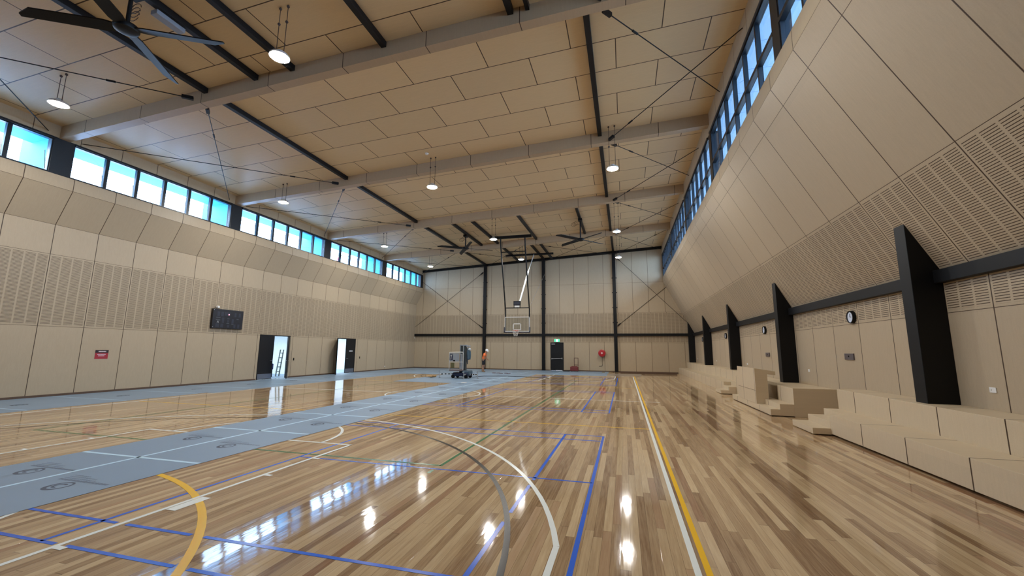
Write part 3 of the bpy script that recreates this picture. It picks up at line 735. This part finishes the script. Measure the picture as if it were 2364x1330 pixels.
MB().box(-5.77, -5.33, YE-.064, YE-.059, 2.43, 2.65).build('face', plain('exit_green', (.05, .55, .3), .4, emit=(.08, .75, .38), estr=1.0), root)
MB().box(-5.62, -5.46, YE-.067, YE-.063, 2.44, 2.64).build('doorway_symbol', plain('exit_white', (.9, 1, .95), .4, emit=(.75, 1, .95), estr=1.6), root)
b = MB()      # running figure
M_run = plain('exit_figure', (.02, .35, .16), .5, emit=(.03, .4, .18), estr=.6)
yf = YE-.07
b.lathe((-5.53, yf, 2.605), [(.017, 0), (.0, -.001)], 12, axis='y')
for p, q in (((-5.535, 2.585), (-5.55, 2.53)), ((-5.55, 2.53), (-5.515, 2.49)), ((-5.515, 2.49), (-5.535, 2.455)), ((-5.55, 2.53), (-5.58, 2.50)), ((-5.58, 2.50), (-5.605, 2.50)), ((-5.537, 2.575), (-5.505, 2.55)), ((-5.537, 2.575), (-5.575, 2.565))):
    b.cyl((p[0], yf, p[1]), (q[0], yf, q[1]), .008, n=6)
b.build('running_figure', M_run, root)

root = empty('hose_reel', (-1.8, YE, 1.5)); T(root, 'red fire hose reel on the end wall with its pipe hanging below', 'fire hose reel')
M_red = plain('reel_red', (.42, .015, .022), .35)
MB().lathe((-1.8, YE-.30, 1.51), [(.07, -.01), (.27, -.01), (.29, 0), (.29, .03), (.1, .03)], 36, axis='y').build('front_disc', M_red, root, 0, True)
MB().lathe((-1.8, YE-.10, 1.51), [(.07, 0), (.29, 0), (.29, .03), (0, .03)], 36, axis='y').build('back_disc', M_red, root, 0, True)
MB().lathe((-1.8, YE-.27, 1.51), [(.22, 0), (.235, .04), (.22, .08), (.235, .12), (.22, .16)], 30, axis='y').build('hose', M_black, root, 0, True)
MB().lathe((-1.8, YE-.33, 1.51), [(.0, 0), (.075, 0), (.085, .03)], 24, axis='y').build('hub', plain('hub_pink', (.75, .45, .45), .4), root)
MB().tube([(-1.82, YE-.12, 1.25), (-1.8, YE-.06, 1.15), (-1.8, YE-.04, .52), (-1.86, YE-.04, .46), (-2.03, YE-.04, .46), (-2.03, YE-.04, .40)], .014, 8).build('supply_pipe', plain('dark_pipe', (.08, .06, .04), .5), root)

root = empty('tool_trolley', (-4.0, 34.8, 0)); T(root, 'dark red wheeled tool case with a raised pull handle by the exit door', 'tool case')
M_tr = plain('maroon_case', (.16, .025, .025), .5)
MB().box(-4.36, -3.70, 34.6, 35.0, .04, .38).build('case', M_tr, root, .04)
MB().box(-4.25, -3.80, 34.62, 34.98, .38, .43).build('lid', M_tr, root, .015)
MB().tube([(-4.05, 34.95, .4), (-4.05, 34.95, 1.09), (-3.74, 34.95, 1.09), (-3.74, 34.95, .4)], .022, 8).tube([(-4.05, 34.95, .52), (-3.74, 34.95, .52)], .02, 8).build('pull_handle', plain('brown_handle', (.10, .04, .025), .5), root)
for xx in (-4.28, -3.78): MB().cyl((xx-.03, 34.96, .06), (xx+.03, 34.96, .06), .06, n=14).build('wheel', M_black, root)
T(MB().box(-4.95, -4.42, 34.5, 34.9, 0.008, .07).build('folded_sheet', plain('black_sheet', (.012, .012, .014), .7), None, .02), 'folded black sheet on the floor beside the red tool case', 'sheet')
T(MB().box(-.35, 3.75, 33.5, 33.75, 0, .14).build('timber_length', plain('dark_timber', (.09, .05, .028), .6), None, .006), 'long dark timber length lying on the floor before the end wall by the stage', 'timber')
T(MB().box(-1.25, 1.1, 29.9, 32.8, 0.0, .004).build('cover_sheet', plain('taupe_sheet', (.27, .22, .17), .3)), 'flat brownish cover sheet on the floor in the far stage-side corner', 'floor sheet')
b = MB()
for q in range(7): b.obox((-1.5+random.uniform(-.3, .5), 34.0+random.uniform(-.2, .3), .03), (random.uniform(.04, .12), 0, 0), (0, .05, 0), (0, 0, .02))
T(b.build('timber_offcut', plain('pale_offcut', (.35, .28, .15), .6)), 'few pale offcuts on the floor beneath the stage-side end wall column', 'offcuts')

# ------------------------------------------------------------------ floor protection boards
def board(name, rects, label, z=.004):
    b = MB()
    for x0, x1, y0, y1 in rects: b.box(x0, x1, y0, y1, .0028, z)
    return T(b.build(name, M_mat), label, 'floor board')
mats = []
mb = board('protection_board', [(-8.58, -6.12, -5.5, 26.6)], 'long blue-lit grey protective board strip laid down the middle of the court', .0045)
mats.append(mb)
ml = board('protection_board', [(XL+.02, -15.35, 6.0, 12.5), (XL+.02, -15.05, 12.5, 26.6)], 'blue-lit grey protective board laid along the foot of the door wall')
me_ = board('protection_board', [(XL+.02, -6.12, 26.6, YE-.02), (-6.12, -1.25, 29.4, YE-.02)], 'wide blue-lit grey protective board area across the far end of the hall')
mc = board('protection_board', [(-12.0, -8.58, 20.1, 26.6)], 'blue-lit grey protective board patch under the mast lift')
def tape(par, p0, p1, wd=.06, z=.0062): MB().strip(p0, p1, wd, z).build('tape', M_tape, par)
tape(mb, (-7.35, -5.5), (-7.35, 26.6))
for q in range(10): tape(mb, (-8.57, 5.0+2.238*q), (-6.13, 5.0+2.238*q))
tape(mb, (-8.57, 2.76), (-6.13, 2.76))
for q in range(9): tape(ml, (XL+.1, 7.6+2.3*q), (-15.4, 7.6+2.3*q), .04)
for q in range(5): tape(me_, (XL+.1, 27.8+1.6*q), (-6.2, 27.8+1.6*q), .035)
for xx in (-16.6, -14.2, -11.8, -9.4, -7.35, -4.9): tape(me_, (xx, 29.5), (xx, YE-.05), .035)
def logo(par, x, y, s=1.0, text=True):
    b = MB(); n = 24
    for k in range(n):
        t0, t1 = 2*pi*k/n, 2*pi*(k+1)/n
        w0 = .026+.022*(.5+.5*math.cos(t0+2.3)); w1 = .026+.022*(.5+.5*math.cos(t1+2.3))
        P = [(x+s*(r)*math.cos(t)*.95, y+s*(r)*math.sin(t)*1.05) for r, t in ((.145-w0, t0), (.145, t0), (.145, t1), (.145-w1, t1))]
        b.face([(a, c, .0056) for a, c in P])
        if k < 17:
            P = [(x+s*(r)*math.cos(t+.8), y+.01+s*(r)*math.sin(t+.8)) for r, t in ((.045, t0), (.075, t0), (.075, t1), (.045, t1))]
            b.face([(a, c, .0056) for a, c in P])
    b.build('printed_logo', M_ink, par)
    if text:
        b = MB(); rr = random.Random(int(x*100+y*10)); 
        sx = x-.36 if x > -7.3 else x-.36
        for row, (h, dens) in enumerate(((.045, .055), (.02, .03), (.016, .03), (.016, .03))):
            yy = y+.20+row*.055; xx = sx; xe = sx+(.85, .55, .5, .3)[row]
            while xx < xe:
                l = rr.uniform(.5, 1)*dens; b.face([(xx, yy-h/2, .0056), (xx+l, yy-h/2, .0056), (xx+l, yy+h/2, .0056), (xx, yy+h/2, .0056)]); xx += l+.012
        b.build('printed_text', M_inkl, par)
for q in range(11):
    logo(mb, -7.92, 4.04+2.235*q); logo(mb, -6.76, 3.74+2.24*q)
for q in range(7): logo(ml, -17.0, 8.2+2.6*q, 1.2, False)
for q in range(4):
    for xx in (-17, -14, -11, -8.3): logo(me_, xx, 27.6+2*q, 1.2, False)
T(MB().tube([(-9.2, 24.6, .02), (-8.8, 25.8, .02), (-7.6, 26.3, .02), (-6.2, 26.25, .02), (-4.8, 25.9, .02), (-4.55, 25.7, .02)], .016, 6).build('power_lead', plain('dark_lead', (.05, .07, .09), .5)), 'dark power lead trailing across the boards from the mast lift', 'cable')

# scrap on the floor by the lift
b = MB(); rr = random.Random(3)
for q in range(16):
    a = rr.uniform(0, pi); c = (-11.45+rr.uniform(-.22, .22), 23.5+rr.uniform(-.2, .2), .05+rr.uniform(0, .07))
    b.obox(c, (.12*math.cos(a), .12*math.sin(a), rr.uniform(-.03, .03)), (-.035*math.sin(a), .035*math.cos(a), .02), (0, 0, .006))
T(tag(b.build('packing_scraps', plain('cardboard', (.38, .24, .10), .8)), kind=None), 'small heap of torn brown cardboard on the floor beside the lift', 'cardboard')
b = MB()
for q in range(5): b.obox((-9.3+.3*q, 29.3+rr.uniform(-.3, .3), .03), (.12, .02, 0), (0, .06, 0), (0, 0, .02))
T(b.build('hand_tools', plain('dull_tool', (.18, .13, .14), .5)), 'few hand tools lying on the boards past the worker in orange', 'tools')
T(MB().box(-8.2, -7.95, 20.3, 20.6, .005, .02).build('paper_sheet', M_white), 'small white paper lying on the middle board strip', 'paper')

# ------------------------------------------------------------------ hoop on ceiling frame
HX = -7.23
root = empty('basketball_hoop', (HX, 28.14, 2.95)); T(root, 'glass basketball backboard hung from the ceiling on a black steel frame', 'basketball hoop')
fr_ = MB()
for x in (-8.10, -6.36):
    fr_.tube([(x, 26.75, cz(x)-.3), (x, 26.85, 8.75), (x, 28.22, 4.5), (x, 28.22, 3.05)], .045, 10)
fr_.build('hanger_frame', M_black, root)
MB().tube([(-8.10, 26.86, 8.42), (-6.36, 26.86, 8.42)], .035, 8).tube([(-8.10, 28.2, 4.66), (-6.36, 28.2, 4.66)], .035, 8).build('cross_bar', M_black, root)
MB().box(-8.87, -5.9, 26.68, 26.86, cz(-7)-.40, cz(-7)-.22).build('header_beam', M_black, root)
MB().box(-9.3, -5.3, 32.2, 32.33, cz(-7)-.38, cz(-7)-.24).build('rear_header', M_black, root)
MB().tube([(-7.2, 28.35, 4.75), (-6.98, 30.6, 7.75)], .06, 10).tube([(-6.98, 30.6, 7.75), (-6.9, 32.2, 9.4)], .035, 8).build('brace_tube', plain('galvanised', (.75, .80, .80), .3, .3), root)
MB().tube([(-6.4, 28.3, 4.68), (-6.58, 30, 5.3), (-6.41, 34.5, 8.23)], .012, 6).build('safety_wire', M_chrome, root)
bb = MB().box(-8.13, -6.33, 28.14, 28.155, 2.97, 4.02).build('backboard', M_clear, root)
e = .022
b = MB()
for x0, x1, z0, z1 in ((-8.13, -6.33, 3.975, 4.02), (-8.13, -6.33, 2.97, 3.02), (-8.13, -8.085, 2.97, 4.02), (-6.375, -6.33, 2.97, 4.02), (-7.525, -6.935, 3.50, 3.55), (-7.525, -6.935, 3.08, 3.13), (-7.525, -7.475, 3.08, 3.55), (-6.985, -6.935, 3.08, 3.55)):
    b.box(x0, x1, 28.130, 28.139, z0, z1)
b.build('border_lines', M_white, bb)
MB().box(-8.19, -6.27, 28.11, 28.19, 2.90, 2.985).box(-8.19, -8.11, 28.11, 28.19, 2.9, 3.30).box(-6.35, -6.27, 28.11, 28.19, 2.9, 3.30).build('edge_padding', plain('dark_padding', (.012, .013, .03), .6), bb, .015)
M_rim = plain('rim_orange', (.55, .10, .03), .4)
rim = MB().torus((HX, 27.77, 3.05), .225, .011, 28, 8).box(HX-.08, HX+.08, 27.99, 28.13, 3.0, 3.08).build('rim', M_rim, root, 0, True)
b = MB(); nn = 12
lv = [(.222, 3.04), (.20, 2.94), (.165, 2.85), (.13, 2.76), (.12, 2.66)]
for q in range(len(lv)-1):
    (ra, za), (rb, zb) = lv[q], lv[q+1]
    for k in range(nn):
        t = 2*pi*(k+.5*(q % 2))/nn
        for s in (-1, 1):
            t2 = t+s*pi/nn; b.cyl((HX+ra*math.cos(t), 27.77+ra*math.sin(t), za), (HX+rb*math.cos(t2), 27.77+rb*math.sin(t2), zb), .006, n=4)
b.build('net', M_white, rim)
sc_r = empty('shot_clock', (-7.25, 28.2, 4.7)); T(sc_r, 'black shot clock box mounted on the bar above the backboard', 'shot clock')
MB().box(-7.5, -7.0, 28.12, 28.26, 4.83, 5.14).build('case', M_black, sc_r, .01)
MB().box(-7.46, -7.04, 28.115, 28.121, 4.88, 5.10).build('display', M_seg, sc_r)
MB().box(-7.42, -7.08, 28.14, 28.24, 4.71, 4.82).build('horn', M_white, sc_r)
for xx in (-7.47, -7.03): MB().box(xx-.015, xx+.015, 28.16, 28.22, 4.68, 4.85).build('bracket', M_black, sc_r)

# ------------------------------------------------------------------ mast lift
LY = 23.8
root = empty('mast_lift', (-9.6, LY, 0)); T(root, 'grey and navy mast lift with guard rails and striped outriggers', 'mast lift')
M_ln = plain('lift_navy', (.012, .02, .06), .4); M_lg = plain('lift_grey', (.30, .33, .36), .45); M_rail = plain('pale_rail', (.62, .62, .58), .4)
MB().box(-10.02, -9.05, LY-.35, LY+.45, .12, .34).build('chassis', M_ln, root, .05)
MB().box(-9.45, -8.98, LY-.3, LY+.4, .2, .46).build('motor_cover', plain('lift_teal', (.05, .09, .13), .35), root, .07)
for xx in (-9.95, -9.12):
    for yy in (LY-.3, LY+.4): MB().cyl((xx-.03, yy-.05, .115), (xx-.03, yy+.05, .115), .11, n=18).build('wheel', M_black, root, .01)
for (xx, yy) in ((-10.78, LY-.45), (-8.45, LY-.2), (-9.12, LY-.75), (-9.9, LY+1.1)):
    a = Vector((-9.55+(.35 if xx > -9.6 else -.4), LY, .24)); c = Vector((xx, yy, .24)); d = c-a
    og = MB().obox((a+c)/2, d/2, Vector((-d.y, d.x, 0)).normalized()*.025, (0, 0, .025)).build('outrigger', M_white, root)
    for q in range(4):
        p0 = a+d*(.15+.22*q); MB().obox(p0+d*.05, d*.055, Vector((-d.y, d.x, 0)).normalized()*.028, (0, 0, .028)).build('hazard_stripe', M_black, og)
    MB().cyl((xx, yy, .0075), (xx, yy, .46), .022, n=10).cyl((xx, yy, .006), (xx, yy, .03), .07, n=14).box(xx-.09, xx+.02, yy-.02, yy+.02, .36, .40).build('jack_leg', M_lg, og)
MB().box(-9.66, -9.34, LY-.05, LY+.25, .34, 1.98).build('mast', plain('mast_dark', (.035, .05, .055), .4), root, .008)
MB().box(-9.47, -9.42, LY-.09, LY-.04, .34, 2.0).box(-9.68, -9.64, LY-.09, LY-.04, .34, 1.98).build('mast_rail', M_lg, root)
MB().box(-9.7, -9.3, LY-.07, LY+.25, 1.93, 2.0).box(-9.3, -9.1, LY+.0, LY+.2, 1.84, 1.96).build('mast_head', M_lg, root, .01)
MB().box(-10.14, -9.4, LY-.55, LY-.02, .44, .52).build('platform', plain('lift_deck', (.16, .12, .12), .5), root, .01)
MB().tube([(-10.17, LY-.5, 1.53), (-9.33, LY-.5, 1.55), (-9.29, LY-.5, 1.5), (-9.29, LY-.5, .52)], .022, 8).tube([(-10.17, LY-.5, 1.53), (-10.17, LY-.5, .52)], .02, 8)\
    .tube([(-10.17, LY-.5, .96), (-9.29, LY-.5, .97)], .02, 8).tube([(-10.17, LY-.5, 1.53), (-10.17, LY-.02, 1.53), (-9.6, LY-.02, 1.53)], .02, 8).build('guard_rail', M_rail, root)
pn = MB().box(-10.15, -9.55, LY-.49, LY-.47, 1.0, 1.48).build('rail_panel', M_lg, root)
MB().box(-10.16, -9.96, LY-.50, LY-.488, 1.08, 1.44).build('sign_plate', M_ln, pn)
b = MB()
for P in ([(-10.12, 1.40), (-10.09, 1.40), (-10.045, 1.30), (-10.07, 1.26)], [(-9.99, 1.41), (-10.02, 1.41), (-10.07, 1.30), (-10.045, 1.26)], [(-10.075, 1.30), (-10.035, 1.30), (-10.045, 1.12), (-10.085, 1.12)], [(-10.10, 1.14), (-10.04, 1.14), (-10.04, 1.11), (-10.10, 1.11)]):
    b.prism([(x, LY-.503, z) for x, z in P], (0, .003, 0))
b.build('mark', M_white, pn)
MB().box(-9.92, -9.8, LY-.5, LY-.47, 1.0, 1.09).build('control_box', M_black, pn)
MB().box(-10.06, -9.84, LY-.50, LY-.48, .62, .92).build('placard', plain('olive_placard', (.13, .12, .05), .5), root)
MB().box(-9.62, -9.5, LY-.25, LY-.05, .52, 1.45).build('battery_pack', M_lg, root, .02)
# jacket and hat hung on the mast
def skin(name, verts, edges, radii, m, parent, sub=2):
    org = Vector((0, 0, 0)); p = parent
    me = bpy.data.meshes.new(name); me.from_pydata(verts, edges, []); me.materials.append(m)
    o = bpy.data.objects.new(name, me); C.objects.link(o); o.parent = parent
    md = o.modifiers.new('skin', 'SKIN')
    lay = me.skin_vertices[0] if me.skin_vertices else None
    if lay is None:
        bpy.context.view_layer.objects.active = o
        with bpy.context.temp_override(object=o, active_object=o): bpy.ops.mesh.customdata_skin_add()
        lay = me.skin_vertices[0]
    for v, r in zip(lay.data, radii): v.radius = (r, r) if not isinstance(r, tuple) else r
    lay.data[0].use_root = True
    md.use_smooth_shade = True
    if sub:
        sb = o.modifiers.new('smooth', 'SUBSURF'); sb.levels = sb.render_levels = sub
    return o
jr = empty('work_jacket', (-9.17, LY+.05, 1.2)); T(jr, 'grey-blue work jacket hanging from the head of the mast lift', 'jacket')
M_jk = plain('jacket_blue_grey', (.075, .13, .175), .8)
skin('jacket_body', [(0, 0, .62), (0, 0, .45), (.01, 0, .2), (.0, 0, -.02), (0, 0, -.12)], [(0, 1), (1, 2), (2, 3), (3, 4)], [(.06, .05), (.13, .09), (.125, .1), (.12, .09), (.10, .07)], M_jk, jr, 1)
skin('sleeve', [(.1, 0, .45), (.13, -.02, .2), (.11, 0, -.1)], [(0, 1), (1, 2)], [.05, .05, .04], M_jk, jr, 1)
skin('sleeve', [(-.08, 0, .4), (-.06, -.04, .1), (-.05, 0, -.38)], [(0, 1), (1, 2)], [.05, .05, .03], plain('jacket_dark', (.03, .045, .07), .8), jr, 1)
hr = empty('hard_hat', (-9.1, LY+.05, 1.7)); T(hr, 'pale hard hat hooked on the lift above the hanging jacket', 'hard hat')
MB().ball((-9.1, LY+.05, 1.72), .1, 16, 8, sz=.75).build('shell', plain('hat_grey', (.5, .56, .6), .35), hr, 0, True)
MB().lathe((-9.1, LY+.05, 1.69), [(.1, 0), (.125, -.01), (.1, -.015)], 20).build('brim', plain('hat_grey', (.5, .56, .6), .35), hr)

# ------------------------------------------------------------------ people
SKIN = plain('skin_tone', (.36, .20, .13), .55)
def person(loc, rz, label, shirt, pants, hat, bend=.12, pantlen='short', head_down=True, sc_=1.0, arms=None):
    root = empty('person', loc, rz=rz); T(root, label, 'person'); root.scale = (sc_,)*3
    b_ = bend
    V = [(0, 0, .93), (.01, 0, 1.07), (b_*.5, 0, 1.25), (b_*.9, 0, 1.40), (b_*1.2, 0, 1.47), (b_*1.45+.01, 0, 1.55), (b_*1.7+.02, 0, 1.64)]
    E = [(0, 1), (1, 2), (2, 3), (3, 4), (4, 5), (5, 6)]
    rad = [(.13, .10), (.12, .09), (.13, .10), (.10, .08), .055, .085, .075]
    def add(p, par, r): V.append(p); E.append((par, len(V)-1)); rad.append(r); return len(V)-1
    for s in (-1, 1):
        h = add((0, s*.10, .86), 0, .085); k = add((.02*s+.01, s*.115, .48), h, .058); c = add((-.02+.02*s, s*.12, .33), k, .055); a = add((-.03+.02*s, s*.125, .09), c, .038); add((.10+.02*s, s*.14, .035), a, .035)
        sh = add((b_*.85, s*.19, 1.38), 3, .052); 
        el = add((b_*.85+.03, s*.25, 1.11), sh, .040); wr = add((b_+.15, s*.16, .97), el, .027); pa = add((b_+.20, s*.13, .93), wr, (.035, .018))
        for q, (dx, dy, dz, L) in enumerate(((.07, -.03, .01, 1), (.085, -.01, -.005, 1), (.085, .01, -.015, 1), (.075, .025, -.025, 1))):
            m1 = add((V[pa][0]+dx*.6, V[pa][1]+dy*s*.8, V[pa][2]+dz), pa, .0095); add((V[pa][0]+dx, V[pa][1]+dy*s-.01*s, V[pa][2]+dz-.03), m1, .008)
        m1 = add((V[pa][0]+.0, V[pa][1]-s*.045, V[pa][2]+.015), pa, .011); add((V[pa][0]+.03, V[pa][1]-s*.06, V[pa][2]+.005), m1, .009)
    body = skin('body', V, E, rad, SKIN, root, 2)
    hx, hz = V[6][0], V[6][2]-.02
    MBo = lambda: MB()
    # clothing follows the same joints, a little larger
    sv = [V[0], V[1], V[2], V[3], (b_*1.0, 0, 1.44)]; se = [(0, 1), (1, 2), (2, 3), (3, 4)]; sr = [(.155, .125), (.15, .12), (.165, .13), (.15, .11), .07]
    for s in (-1, 1):
        i = len(sv); sv += [(b_*.85, s*.19, 1.385), (b_*.85+.02, s*.235, 1.2)]; se += [(3, i), (i, i+1)]; sr += [.072, .066]
    skin('shirt', sv, se, sr, shirt, root, 2)
    end = .50 if pantlen == 'short' else .12
    pv = [(0, 0, .98), (0, 0, .90)]; pe = [(0, 1)]; pr = [(.15, .12), (.15, .12)]
    for s in (-1, 1):
        i = len(pv); pv += [(0, s*.10, .80), (.01+.01*s, s*.115, max(end, .5)+.02)]; pe += [(1, i), (i, i+1)]; pr += [.10, .085]
        if end < .4: pv.append((-.02+.02*s, s*.12, end)); pe.append((i+1, i+2)); pr.append(.065)
    skin('shorts' if pantlen == 'short' else 'trousers', pv, pe, pr, pants, root, 2)
    for s in (-1, 1):
        skin('boot', [(-.04+.02*s, s*.125, .20), (-.04+.02*s, s*.125, .06), (.03+.02*s, s*.13, .045), (.13+.02*s, s*.14, .04)], [(0, 1), (1, 2), (2, 3)], [.05, .05, (.045, .04), (.045, .035)], plain('boot_tan', (.22, .15, .08), .7), root, 1)
    def loc_mesh(mbd, name, m, smooth=True):
        me = bpy.data.meshes.new(name); me.from_pydata([tuple(v) for v in mbd.v], [], mbd.f); me.materials.append(m)
        for p in me.polygons: p.use_smooth = smooth
        o = bpy.data.objects.new(name, me); C.objects.link(o); o.parent = root; return o
    t = .5 if head_down else 0
    hp = MB().ball((hx-.01, 0, hz+.035), .118, 18, 8, sz=.85, sx=1.1); hp.lathe((hx+.02, 0, hz+.02-.02), [(.11, .01), (.155, -.005), (.155, -.015), (.11, -.02)], 20)
    ho = loc_mesh(hp, 'hard_hat', hat); ho.rotation_euler = (0, t, 0)
    P0 = Vector((hx, 0, hz)); Rm = Matrix.Rotation(t, 3, 'Y'); ho.location = P0-Rm@P0
    fc = MB()
    fwd = Vector((math.cos(t), 0, -math.sin(t))); dn = Vector((-math.sin(t), 0, -math.cos(t)))
    fc.ball(P0+fwd*.082+dn*.05, .018, 8, 6)
    loc_mesh(fc, 'nose', SKIN)
    for s in (-1, 1):
        loc_mesh(MB().ball(P0+fwd*.068+dn*.025+Vector((0, s*.03, 0)), .011, 8, 6), 'eye', plain('eye_dark', (.04, .03, .03), .3))
        loc_mesh(MB().ball(P0+dn*.04+Vector((0, s*.08, 0)), .022, 8, 6, sy=.5), 'ear', SKIN)
    loc_mesh(MB().obox(P0+fwd*.072+dn*.085, fwd*.006, (0, .022, 0), dn*.004), 'mouth', plain('lip', (.25, .09, .08), .5))
    return root
M_or = plain('orange_hi_vis', (.95, .20, .05), .7); M_bl = plain('black_cloth', (.012, .012, .016), .8)
M_hw = plain('white_hat', (.85, .87, .88), .3)
person((-10.55, 30.7, .006), 0.1, 'worker in orange shirt, black shorts and white hard hat, looking down near the end wall', M_or, M_bl, M_hw, .14, 'short')
person((-20.75, 26.1, 7.055), .4, 'worker in red vest, blue trousers and pale green hard hat outside beyond the clerestory panes', plain('red_vest', (.85, .10, .10), .7), plain('blue_trousers', (.03, .06, .30), .8), plain('mint_hat', (.25, .55, .45), .4), .06, 'long', False)
T(MB().torus((-20.9, 24.85, 8.45), .17, .03, 20, 6, axis='x').tube([(-20.9, 24.95, 8.3), (-20.9, 25.15, 8.12), (-20.9, 24.8, 8.05)], .03, 8).box(-20.93, -20.87, 24.82, 24.88, 7.05, 8.1).build('pipe_stand', plain('dark_pipework', (.02, .05, .05), .5)), 'dark ring-topped stand outside the clerestory beside the worker in the red vest', 'stand')
